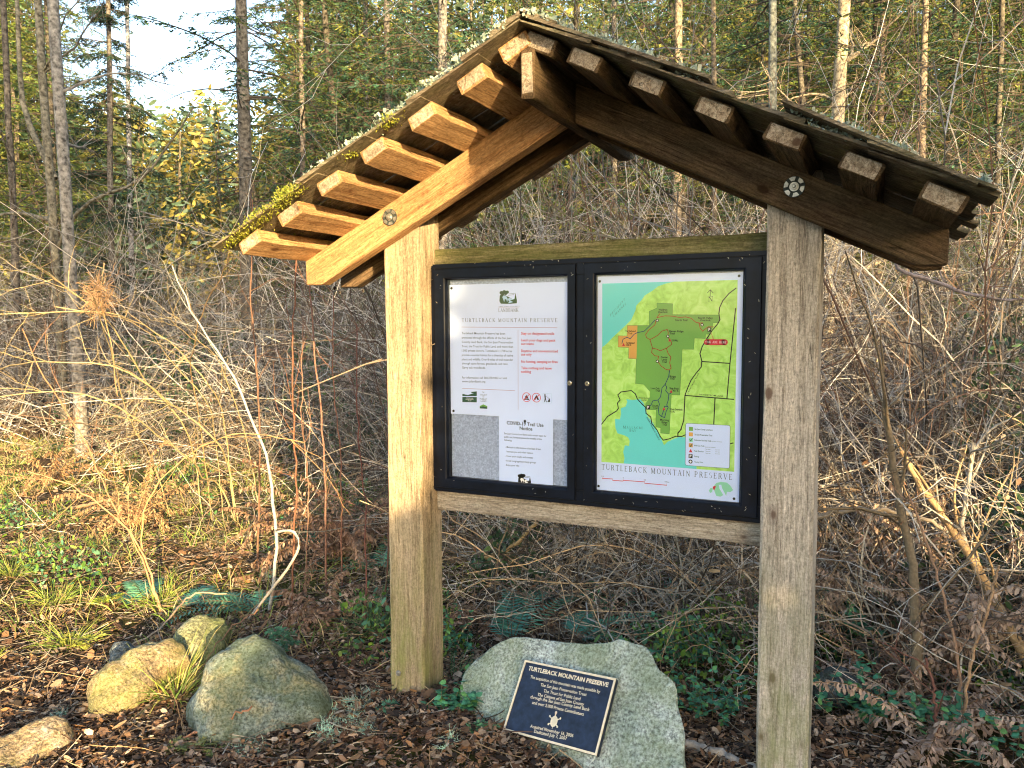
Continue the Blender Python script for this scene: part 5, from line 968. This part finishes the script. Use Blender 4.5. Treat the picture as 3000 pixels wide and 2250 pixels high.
tag(link('withered_leaves', g.mesh('withered_leaves'), M_DRY), 'withered brown leaves caught in the bramble canes', None, None, 'stuff')
# evergreen salal and ivy mounds inside the brambles
n = 90000; x = rng.uniform(-6.5, 4.5, n); y = rng.uniform(1.0, 6.5, n); pn = np.array([mnoise.noise(Vector((a*1.05+3, b*1.05, 7))) for a, b in zip(x, y)]); m_ = trail(x, y) & (pn > .0); x, y, pn = x[m_], y[m_], pn[m_]; n = len(x); Hn = np.clip(pn*3.2, 0, 1.0)*np.where(y > 2.5, 1.25, .65)
g = Geo(); B = np.stack([x, y, gh(x, y)+Hn*np.sqrt(rng.random(n))], 1); D = nrm(rv(n)+np.array([0, -.3, .3]))*rng.uniform(.022, .055, (n, 1)); g.blades(B, D, nrm(np.cross(D, rv(n)))*rng.uniform(.006, .017, (n, 1)), pick([(.035, .085, .04), (.05, .11, .045), (.025, .06, .035), (.08, .14, .05)], n), 0, .4)
tag(link('evergreen_undergrowth', g.mesh('evergreen_undergrowth'), M_LEAF), 'dark green leafy mounds deep among the bramble canes', None, None, 'stuff')
# ferns
def fern_geo(nf, L_, cols, pin=.075, curl=0., up=.9, grav=.16, az=None, sp=6.28, k=24, w=.10):
    g = Geo(); a = (rng.uniform(0, 6.28, nf) if az is None else az+rng.uniform(-sp/2, sp/2, nf)); u = rng.uniform(.6, 1.2, nf)*up
    P = walk(np.zeros((nf, 3)), np.stack([np.cos(a), np.sin(a), u], 1), L_*rng.uniform(.7, 1.15, nf), k, .03+curl*.06, grav*6/k); P[..., 2] = np.maximum(P[..., 2], .015)
    g.tubes(P, .0022*np.linspace(1, .3, k)[None]*np.ones((nf, 1)), pick([(.20, .13, .06)], nf), 3)
    T = nrm(np.gradient(P, axis=1)); up_ = np.array([0, 0, 1.]); S_ = nrm(np.cross(T, up_)); t = np.linspace(0, 1, k)
    prof = np.clip(np.minimum(t*5, 1.15-t), .08, 1)
    for sgn in (-1, 1):
        for half in ((0, .5) if curl else (0,)):
            B = P[:, 2:-1]*(1-half)+P[:, 3:]*half; D = nrm(S_[:, 2:-1]*sgn+T[:, 2:-1]*.35+rng.normal(0, .05+curl*.5, (nf, k-3, 3))+np.array([0, 0, -curl*.6]))*(prof[None, 2:-1, None]*pin*rng.uniform(.85, 1.1, (nf, k-3, 1)))
            Wn = nrm(T[:, 2:-1]+rng.normal(0, curl*.6, (nf, k-3, 3)))*pin*w*(1-.3*curl)
            cc = pick(cols, nf)[:, None]*rng.uniform(.85, 1.2, (nf, k-3, 1)); m = B.shape[0]*B.shape[1]
            if curl: # two-step curled pinna
                g.blades(B.reshape(m, 3), D.reshape(m, 3)*.6, Wn.reshape(m, 3), cc.reshape(m, 3), 0, .8); D2 = nrm(D+rng.normal(0, .6, D.shape)*np.linalg.norm(D, axis=2, keepdims=True)+np.array([0, 0, -.03]))*pin*.4; g.blades((B+D*.55).reshape(m, 3), D2.reshape(m, 3), nrm(np.cross(D2, rng.normal(0, 1, D2.shape))).reshape(m, 3)*pin*w*.8, cc.reshape(m, 3), 0, .3)
            else: g.blades(B.reshape(m, 3), D.reshape(m, 3), Wn.reshape(m, 3), cc.reshape(m, 3), 0, .2)
    return g
C_FERN = [(.09, .28, .21), (.12, .32, .18), (.07, .22, .16)]; C_DEAD = [(.26, .16, .11), (.34, .22, .15), (.20, .12, .085), (.42, .30, .22)]; C_DEADP = [(.50, .37, .29), (.42, .30, .23), (.56, .42, .32)]; C_DEADO = [(.36, .24, .14), (.30, .18, .10), (.42, .30, .16)]
for (px, py, nf, L_, az, sp, lab) in (
 (315, 1300, 5, .26, 2.9, 1.6, 'blue-green sword fern beside the foot of the yellow stems'),
 (560, 1315, 7, .36, 3.0, 2.6, 'teal sword fern behind the mossy humped rock and the pale leaning sapling'),
 (395, 1310, 4, .20, 1.2, 2.0, 'small sword fern right of the yellow stems'),
 (1105, 1385, 6, .42, 1.6, 1.8, 'upright sword fern in the shade above the left shoulder of the boulder'),
 (1240, 1380, 5, .30, 1.0, 2.4, 'low sword fern just above the middle of the boulder'),
 (1190, 1310, 4, .30, 1.7, 2.2, 'faint sword fern deep under the lower crossbeam'),
 (820, 1240, 5, .34, 2.6, 2.6, 'sword fern among red stems left of the left post'),
 (1380, 1290, 4, .32, 1.2, 3, 'small dark sword fern under the right half of the case')):
    p = gp(px*D_, py*D_); put('sword_fern', fern_geo(nf+2, L_*1.25, C_FERN, .075, 0, .8, .22, az, sp, 24, .075), p, lab, 'fern', M_LEAF, 'green sword ferns')
for (px, py, nf, L_, hgt, cols, lab) in (
 (720, 1330, 16, .38, 1.0, C_DEAD, 'curled brown dead fern between the pale sapling and the left post'),
 (745, 1220, 34, .80, 1.9, C_DEAD, 'tall mass of brown dead bracken left of the left post'),
 (600, 1160, 12, .50, 1.2, C_DEAD, 'brown dead bracken drooping behind the pale sapling'),
 (300, 1130, 22, .75, 1.9, C_DEADO, 'orange sunlit dead bracken above the yellow stems'),
 (110, 1040, 16, .80, 1.9, C_DEADO, 'orange dead bracken at the left edge of the clearing'),
 (1060, 1340, 14, .35, .8, C_DEAD, 'dark brown dead fern just right of the left post'),
 (1230, 1350, 12, .32, .7, C_DEAD, 'reddish brown dead fern above the boulder'),
 (1930, 1380, 20, .62, 1.9, C_DEADP, 'pinkish dead fern nearest the right post'),
 (2060, 1450, 30, .85, 2.0, C_DEADP, 'large tan dead fern on the right, under the leaning stems'),
 (2160, 1400, 30, .95, 2.1, C_DEADP, 'sunlit tan dead fern at the right picture edge'),
 (2010, 1600, 18, .55, 1.3, C_DEADP, 'dead fern low in the lower right corner'),
 (1880, 1480, 10, .40, 1.2, C_DEAD, 'small brown dead fern right of the dark bluish rock')):
    p = gp(px*D_, py*D_); put('dead_fern', fern_geo(nf, L_, cols, .055, 1., hgt, .30, None, 6.28, 22, .13), p, lab, 'dead fern', M_DRY, 'dead brown ferns')
# leafy weeds
def leafy_geo(ns, H_, cols, ls=.022, lobes=3):
    g = Geo(); P = walk(rv(ns, .05)*[1, 1, 0], rv(ns, .35)+np.array([0, 0, 1.]), H_*rng.uniform(.4, 1.2, ns), 7, .14, .05); g.tubes(P, .0011*np.ones((ns, 7)), (.12, .10, .05), 3)
    for i in range(2, 7):
        for l in range(lobes):
            D = nrm(rv(ns, 1.)*[1, 1, .35]+np.array([0, 0, -.1]))*ls*rng.uniform(.7, 1.3, (ns, 1)); Wn = nrm(np.cross(D, np.array([0, 0, 1.])+rv(ns, .3)))*ls*.36; c = pick(cols, ns)
            mid = P[:, i]+D*.5+np.array([0, 0, .002]); V = np.stack([P[:, i], P[:, i]+D*.28+Wn*.9, P[:, i]+D*.62+Wn*.85, P[:, i]+D, P[:, i]+D*.62-Wn*.85, P[:, i]+D*.28-Wn*.9, mid], 1); b = (np.arange(ns)*7)[:, None]
            g.add(V.reshape(-1, 3), np.concatenate([b+np.array([[0, 1, 2, 6]]), b+np.array([[6, 2, 3, 4]]), b+np.array([[0, 6, 4, 5]])], 0), np.repeat(c, 7, 0))
    return g
C_LF = [(.06, .23, .14), (.09, .30, .16), (.05, .18, .10), (.13, .32, .10)]
for (px, py, ns, H_, ls, lab) in (
 (1010, 1570, 22, .09, .030, 'round-leaved green plant at the left foot of the boulder'),
 (1480, 1440, 26, .20, .022, 'green leafy weed behind the right shoulder of the boulder'),
 (1545, 1560, 24, .20, .022, 'green leafy weed between the boulder and the right post'),
 (1850, 1400, 14, .24, .034, 'broad-leaved green weed right of the right post'),
 (1870, 1560, 18, .22, .030, 'green leafy weed under the dark bluish rock'),
 (1320, 1330, 12, .18, .020, 'tiny green leafy weed in the shade behind the boulder top'),
 (2080, 1620, 16, .16, .028, 'green leafy weed in the lower right corner'),
 (975, 1400, 10, .18, .022, 'green leafy weed hugging the right side of the left post'),
 (640, 1190, 14, .2, .022, 'green leafy weed behind the pale leaning sapling'),
 (1400, 1385, 12, .15, .02, 'green leafy weed over the top right of the boulder')):
    put('leafy_weed', leafy_geo(ns, H_, C_LF, ls), gp(px*D_, py*D_), lab, 'weed', M_LEAF, 'green leafy weeds')
# fallen fir sprigs
def sprig_geo(L_, cols, nl=.018):
    g = Geo(); P = walk(np.zeros((1, 3)), np.array([[1., 0, .12]]), L_, 8, .06, .01); P[..., 2] = np.maximum(P[..., 2], .012); g.tubes(P, .0018*np.ones((1, 8)), (.20, .13, .07), 3); needle_branch(g, P, .0011, cols, L_*.42, 1, .05, nl, 34, .3, 0); return g
for (px, py, L_, rot, z, cols, lab) in (
 (190, 1300, .20, .2, .03, [(.20, .26, .04), (.28, .30, .06)], 'yellow-green fir sprig lying in the grass, upper one on the left'),
 (110, 1375, .24, .1, .04, [(.26, .30, .05), (.30, .32, .07)], 'bright yellow fir sprig lying on the grass left of the rocks'),
 (340, 1620, .22, .1, .02, [(.13, .17, .06), (.18, .20, .08)], 'olive fir sprig lying in front of the rocks'),
 (590, 1405, .20, -.5, .20, [(.08, .20, .10), (.10, .22, .12)], 'green fir sprig draped over the mossy humped rock'),
 (1040, 1580, .12, .4, .03, [(.12, .22, .10)], 'small green fir sprig left of the plaque'),
 (1010, 1640, .08, .7, .02, [(.10, .24, .12)], 'tiny green fir sprig near the bottom edge, left of the boulder'),
 (820, 1575, .07, 1.4, .02, [(.10, .24, .14)], 'tiny green fir sprig at the foot of the left post')):
    p = gp(px*D_, py*D_); o = put('fir_sprig', sprig_geo(L_, cols), p, lab, 'fir sprig', M_LEAF, 'fallen fir sprigs'); o.location[2] += z*.5; o.rotation_euler[2] = rot
# tufts of pale lichen blown from the trees
def lich_geo(r_, n=260, L_=.05):
    g = Geo(); n = int(n*2.2); q = np.repeat(rv(9, r_)*[1, 1, .1], n//9+1, 0)[:n]; P = walk(q+rv(n, r_*.35)*[1, 1, .3]+[0, 0, .012], rv(n)*[1, 1, .5]+[0, 0, .15], rng.uniform(.25, 1, n)*L_, 5, .5, .05); P[..., 2] = np.maximum(P[..., 2], .006); ribbons(g, P, rng.uniform(.0006, .0018, n), pick([(.58, .82, .62), (.64, .86, .66), (.48, .72, .54)], n, .1)); return g
for (px, py, r_, n, lab) in (
 (735, 1590, .045, 620, 'large ragged tuft of mint-green lichen on the litter right of the mossy humped rock'),
 (765, 1545, .024, 220, 'mint-green lichen tuft just above the largest one'),
 (540, 1628, .022, 180, 'flat pale lichen tuft below the mossy humped rock'),
 (797, 1520, .012, 90, 'small lichen tuft near the left foot of the left post'),
 (795, 1610, .012, 80, 'small lichen tuft right of the largest one'),
 (128, 1545, .012, 80, 'small yellowish lichen tuft beyond the corner rock'),
 (580, 1250, .014, 80, 'small white lichen tuft on the ground by the pale sapling'),
 (1230, 1420, .02, 120, 'grey lichen tuft on the ground behind the boulder'),
 (975, 1655, .012, 70, 'small teal lichen tuft by the bottom edge left of the boulder')):
    put('lichen_tuft', lich_geo(r_, n), gp(px*D_, py*D_), lab, 'lichen', M_LICH, 'fallen lichen tufts')
# fir cones
def cone_geo():
    g = Geo(); k = 90; i = np.arange(k); t = (i+.5)/k; a = i*2.39996; r_ = .011*np.sqrt(np.clip(np.sin(np.pi*(t*.88+.08)), .05, 1)); B = np.stack([t*.052-.026, r_*.45*np.cos(a), r_*.45*np.sin(a)], 1)
    D = np.stack([np.full(k, .55), np.cos(a), np.sin(a)], 1)*r_[:, None]*.95; Wn = nrm(np.stack([0*a, -np.sin(a), np.cos(a)], 1))*.0038; g.blades(B, D, Wn, pick([(.22, .12, .08), (.15, .09, .06), (.30, .19, .13)], k), 0, .7)
    P = np.array([[(-.026, 0, 0), (-.01, 0, 0), (.01, 0, 0), (.026, 0, 0)]]); g.tubes(P, np.array([[.003, .007, .007, .002]]), (.08, .05, .035), 6); return g
cm = cone_geo().mesh('fir_cone'); cm.materials.append(M_DRY)
for i in range(46):
    u, v_ = ((rng.uniform(700, 1080), rng.uniform(1540, 1652)) if i < 24 else (rng.uniform(240, 480), rng.uniform(1560, 1650)) if i < 31 else (rng.uniform(540, 800), rng.uniform(1330, 1480)) if i < 40 else (rng.uniform(430, 580), rng.uniform(1180, 1260)))
    p = gp(u*D_, v_*D_); o = bpy.data.objects.new('fir_cone', cm); COL.objects.link(o); o.location = (p[0], p[1], float(gh(p[0], p[1]))+.013); o.rotation_euler = (rng.uniform(0, 6), rng.uniform(-.3, .3), rng.uniform(0, 6)); s_ = rng.uniform(.75, 1.25); o.scale = (s_,)*3
    tag(o, 'brown fir cone lying in the bark litter', 'fir cone', 'fir cones in the litter')
# fallen sticks
def stick(pts, r0, r1, col, label, name='fallen_stick', cat='stick', wob=.004, k=7, side=0):
    P = smoothpath(pts, 18, wob); g = Geo(); g.tubes(P[None], np.linspace(r0, r1, 18)[None]*(1+rng.normal(0, .06, 18)), col, k)
    for _ in range(side):
        i = rng.integers(3, 17); P2 = walk(P[i][None], rv(1)+0, np.array([rng.uniform(.06, .3)]), 6, .2, 0); g.tubes(P2, r1*.6*np.linspace(1, .4, 6)[None], col, 3)
    o = link(name, g.mesh(name, True), M_TWIG); tag(o, label, cat); return o
G_ = lambda px, py, z=.012: tuple(gp(px*D_, py*D_, 0)+np.array([0, 0, z]))
stick([G_(430, 1625), (G_(520, 1648)), G_(600, 1650), G_(700, 1630)], .006, .004, (.24, .12, .08), 'long reddish stick lying along the bottom below the mossy humped rock')
b0 = gp(392*D_, 1610*D_); stick([tuple(b0+[0, 0, .02]), tuple(b0+np.array([.10, .05, .07])), tuple(b0+np.array([.21, .10, .13]))], .0035, .003, (.30, .15, .09), 'short reddish twig leaning on the front of the mossy humped rock')
stick([G_(155, 1105, .02), G_(205, 1095, .03), G_(265, 1083, .03)], .014, .010, (.33, .20, .12), 'thick sunlit fallen stick in the clearing')
stick([G_(255, 1425, .03), G_(330, 1395, .05), G_(430, 1322, .09), G_(490, 1327, .10)], .005, .004, (.34, .26, .18), 'pale curved twig lying over the smaller rock')
stick([G_(275, 1595), G_(300, 1635), G_(320, 1662)], .003, .002, (.30, .20, .12), 'thin twig on the litter left of the olive fir sprig')
stick([G_(1480, 1630, .03), G_(1560, 1655, .03), G_(1640, 1690, .03)], .022, .018, (.42, .38, .33), 'pale bleached log piece at the right foot of the boulder')
stick([G_(560, 1400, .17), G_(505, 1420, .13), G_(420, 1480, .03), ], .0028, .002, (.24, .13, .08), 'arched reddish twig over the grass between the rocks')
# ------------------------------------------------------------ individual stems and saplings
def stem(name, pts, yb, r0, r1, col, label, cat='sapling', side=8, sub_=3, k=8, group=None, wob=.003, yv=None, Ls=.5, mat=None):
    """pts: photo points along the stem; depth runs from yb (foot) to yv (tip)"""
    n = len(pts); P = np.array([at(px*D_, py*D_, yb+(((yv if yv is not None else yb)-yb)*i/(n-1))) for i, (px, py) in enumerate(pts)]); z0 = float(gh(P[0, 0], P[0, 1])); P[0, 2] = min(P[0, 2], z0-.02)
    Q = smoothpath(P, 26, wob); g = Geo(); g.tubes(Q[None], np.linspace(r0, r1, 26)[None]*(1+rng.normal(0, .05, 26)), col, k)
    if side:
        i = rng.integers(8, 25, side); T = nrm(Q[i]-Q[i-1]); P2 = walk(Q[i], T*.8+rv(side, .5), Ls*rng.uniform(.3, 1., side), 9, .12, rng.uniform(-.02, .05, side)); m_ = clearz(P2); P2 = P2[m_]; side = len(P2)
    if side:
        c2 = np.array(col)*rng.uniform(.85, 1.15, (side, 1)); g.tubes(P2, r1*.7*np.linspace(1, .3, 9)[None]*np.ones((side, 1)), c2, 4)
        for _ in range(sub_):
            j = rng.integers(1, 8, side); P3 = walk(P2[np.arange(side), j], nrm(P2[np.arange(side), j+0]-P2[np.arange(side), j-1])*.6+rv(side, .6), Ls*rng.uniform(.08, .35, side), 6, .15, .0); g.tubes(P3, r1*.35*np.linspace(1, .4, 6)[None]*np.ones((side, 1)), c2, 3)
    e = link(name, g.mesh(name, True), mat or M_TWIG); tag(e, label, cat, group); return e
Z8 = lambda *a: [(p[0]/1.8435/D_, (800+p[1]/1.8435)/D_) for p in a]
Z5 = lambda *a: [(p[0]/1.8433/D_, (1500+p[1]/1.8433)/D_) for p in a]
stem('pale_sapling', Z5((1440, 660))+Z8((1478, 1640), (1495, 1400), (1480, 1240), (1440, 1000), (1400, 880), (1340, 740), (1280, 600), (1230, 500), (1160, 400), (1110, 330), (1000, 130), (930, -40)), .55, .0095, .0028, (.36, .37, .34), 'pale grey leaning sapling left of the left post', side=9, yv=.35)
stem('pale_sapling', [(p[0], p[1]) for p in Z5((1250, 705), (1380, 530), (1500, 375), (1570, 280), (1615, 170), (1590, 110), (1500, 108))], .42, .007, .006, (.42, .38, .32), 'pale hooked stem crossing the foot of the leaning sapling', side=0, wob=.001)
YEL = (.42, .33, .17)
Lr = 'yellow stems arching over the clearing'
for i, (pts, r_, yv, col, lab) in enumerate((
 (Z8((870, 1660), (760, 1490), (690, 1380), (560, 1270), (420, 1170), (150, 1070)), .006, .1, (.42, .24, .12), 'reddish yellow stem leaning left low over the grass, from the common stool'),
 (Z8((875, 1660), (765, 1470), (790, 1260), (850, 1150), (980, 1010), (1100, 930), (1260, 868), (1400, 872), (1640, 915)), .0055, .3, (.46, .28, .13), 'stem arching over to the right from the stool to the pale sapling'),
 (Z8((880, 1665), (700, 1400), (560, 1150), (480, 950), (340, 720), (240, 560), (120, 300)), .0055, .0, (.34, .18, .10), 'brown stem rising steeply to the upper left from the stool'),
 (Z8((1170, 910), (1000, 760), (900, 690), (780, 585), (600, 500), (300, 480), (140, 485), (0, 520)), .007, -.1, YEL, 'yellow stem bending flat to the left at mid height'),
 (Z8((1100, 1110), (1040, 1020), (940, 940), (830, 860), (700, 760), (500, 670), (250, 636), (0, 668)), .0065, -.15, YEL, 'lowest long yellow stem, arching flat to the left edge'),
 (Z8((1190, 720), (1130, 610), (980, 430), (830, 310), (700, 250), (600, 222), (300, 182)), .006, .1, YEL, 'upper yellow stem ending beside the orange twig cluster'),
 (Z8((1010, 860), (900, 700), (775, 570), (680, 400), (540, 220), (330, 60), (200, -30)), .0065, .0, YEL, 'yellow stem running up to the left past the orange twig cluster'),
 (Z8((760, 900), (680, 750), (640, 560), (590, 390), (535, 235), (500, 120)), .0050, .1, YEL, 'short yellow stem dropping from the orange twig cluster'),
 (Z8((1250, 640), (1150, 430), (1010, 330), (900, 240), (800, 195)), .0045, .1, YEL, 'yellow stem crossing left of the pale sapling top'),
 (Z8((1030, 520), (1040, 430), (1085, 230), (1180, 40), (1240, -100)), .0055, .5, (.30, .20, .10), 'brown and yellow upright stem left of the pale sapling'),
 (Z8((1120, 700), (930, 480), (820, 330), (640, 240), (400, 210), (0, 222)), .004, -.1, YEL, 'thin yellow stem running flat to the left edge'))):
    p0 = pts[0]; yb = .30 if i in (0, 1, 2) else 1.7
    if i > 2:    # give the stem a foot on the ground behind its visible start
        fx = p0[0]+rng.uniform(15, 70); fy = 1045+rng.uniform(-20, 20); pts = [(fx, fy), ((fx+p0[0]*1.2)/2.2, (fy+p0[1]*1.2)/2.2)]+pts
    stem('yellow_stem', pts, yb, r_*.85, r_*.42, col, lab, 'shrub stem', side=9, sub_=4, group=Lr, yv=yv, Ls=.45)
n = 260; P = walk(np.repeat([at(213*D_, 640*D_, .25)], n, 0)+rv(n, .03)*[1, 1, 1.6], rv(n), rng.uniform(.03, .10, n), 5, .3, .0); g = Geo(); g.tubes(P, .0012*np.ones((n, 5)), pick([(.40, .27, .16), (.34, .22, .13)], n), 3)
Q = walk(at(213*D_, 640*D_, .25)[None], np.array([[.4, .1, -1.]]), np.array([.5]), 8, .05, 0); g.tubes(Q, .003*np.ones((1, 8)), (.4, .24, .12), 4); tag(link('twig_cluster', g.mesh('twig_cluster'), M_DRY), 'orange broom-like twig cluster hanging among the yellow stems', 'twig cluster')
# dark and red upright canes left of the left post
for i, (x0, x1, y0, y1, yb, r_, col, lab) in enumerate((
 (628, 640, 1310, 560, .6, .0055, (.17, .08, .05), 'dark red cane standing just right of the pale sapling foot'),
 (830, 845, 1250, 560, .7, .0050, (.13, .07, .05), 'dark cane nearest the left post'),
 (705, 668, 1230, 470, .9, .0060, (.20, .11, .08), 'brown cane between the pale sapling and the dead bracken'),
 (790, 770, 1330, 700, .5, .0040, (.14, .06, .05), 'thin dark red cane beside the left post foot'),
 (555, 545, 1120, 430, 1.0, .0060, (.16, .09, .06), 'dark upright cane behind the leaning sapling top'),
 (735, 720, 1200, 640, .9, .0045, (.20, .10, .07), 'short reddish cane in the dead bracken'),
 (660, 655, 1250, 700, .9, .0045, (.22, .13, .09), 'thin reddish cane behind the hooked pale stem'))):
    stem('dark_cane', [(x0, y0), (x0+(x1-x0)*.4+6, y0+(y1-y0)*.4), (x0+(x1-x0)*.7-5, y0+(y1-y0)*.7), (x1, y1)], yb, r_, r_*.6, col, lab, 'cane', side=6, sub_=3, group='dark canes left of the left post', Ls=.4)
# stems right of the right post
Z7 = lambda *a: [((2200+p[0]/1.951)/D_, (1400+p[1]/1.951)/D_) for p in a]
stem('leaning_stem', Z7((965, 1010), (945, 760), (930, 540), (905, 390), (870, 200), (835, 60), (800, -160), (760, -400)), .75, .020, .010, (.22, .17, .11), 'thick dark upright stem right of the right post', side=5, yv=.9, Ls=.8)
stem('leaning_stem', Z7((1700, 1250), (1561, 1010), (1350, 640), (1230, 410), (1080, 200), (940, 0), (860, -150)), .95, .024, .009, (.40, .27, .14), 'thickest leaning stem, sunlit and crossing down to the right picture edge', side=6, yv=1.2, Ls=.8)
stem('leaning_stem', Z7((1560, 800), (1250, 430), (1205, 310), (1225, 160), (1245, 0), (1270, -200)), 1.1, .011, .008, (.40, .37, .32), 'pale grey forked stem at the right', side=5, yv=1.1, Ls=.6)
stem('leaning_stem', Z7((1195, 1300), (1190, 1100), (1150, 860), (1080, 620), (980, 300), (900, 100)), .6, .0055, .004, (.36, .22, .14), 'thin reddish stem in front of the tan dead fern', side=5, yv=.8, Ls=.4)
stem('leaning_stem', Z7((1200, 1290), (1250, 1110), (1300, 900), (1380, 660), (1420, 500)), .6, .0055, .004, (.42, .27, .16), 'second thin stem of the pair, leaning the other way', side=4, yv=.6, Ls=.4)
stem('leaning_stem', Z7((1070, 1640), (1060, 1380), (1040, 1180), (1000, 1030)), .45, .006, .004, (.18, .08, .06), 'dark red upright stem in the lower right', side=3, yv=.5, Ls=.3)
o = stick([tuple(at(*(np.array(p)*D_), 1.0)) for p in Z7((300, 240), (560, 187), (760, 185), (900, 205), (1010, 243), (1110, 300))], .010, .007, (.33, .27, .20), 'horizontal brown branch caught in the brambles right of the right post', 'caught_branch', 'branch')
o = stick([tuple(at(px*D_, py*D_, 1.5)) for px, py in ((1100, 1260), (1180, 1205), (1290, 1165), (1380, 1130), (1560, 1118), (1660, 1110))], .013, .007, (.36, .30, .18), 'long tan branch slanting through the brambles under the lower crossbeam', 'caught_branch', 'branch', side=5)
o = stick([tuple(at(px*D_, py*D_, 1.2)) for px, py in ((1045, 1205), (1090, 1190), (1140, 1150), (1160, 1130))], .012, .009, (.36, .26, .13), 'short broken branch with peeling bark beneath the lower crossbeam', 'caught_branch', 'branch')
o = stick([tuple(at(px*D_, py*D_, 1.6)) for px, py in ((1905, 505), (1930, 555), (1945, 585), (2010, 603), (2110, 640), (2230, 650))], .010, .006, (.30, .24, .22), 'bare purplish branch bending out to the right below the roof tip', 'caught_branch', 'branch', side=5)
# taller bare shrubs in the thicket, each a plant of its own
protos = [bush_geo(26, .35, 2.3, C_CANE, .006, 5, 3).mesh('bare_shrub') for _ in range(3)]+[bush_geo(20, .3, 2.6, C_GREY+C_RED, .006, 6, 3, wob=.10, spread=.35).mesh('bare_shrub') for _ in range(2)]
for me in protos: me.materials.append(M_TWIG)
SH = [('left of the kiosk', -62, -38, 3.8, 7.5, 17), ('right behind the kiosk', -32, -8, 3.6, 7, 12), ('to the right of the kiosk', -3, 9, 3.6, 7, 9)]
for where, a0, a1, d0, d1, n in SH:
    for i in range(n):
        az = R(a0+(a1-a0)*(i+rng.random())/n); d = rng.uniform(d0, d1); x, y = CAM[0]+d*math.sin(az), CAM[1]+d*math.cos(az)
        if y < (2.3 if x > -2.2 else 1.2) or not trail(x, y-.3): continue
        o = bpy.data.objects.new('bare_shrub', protos[rng.integers(0, 5)]); COL.objects.link(o); o.location = (x, y, float(gh(x, y))); o.rotation_euler[2] = rng.uniform(0, 6.28); s_ = rng.uniform(.85, 1.3); o.scale = (s_, s_, s_*rng.uniform(.95, 1.35))
        tag(o, 'bare many-stemmed shrub in the thicket '+where, 'shrub', 'bare shrubs '+where)
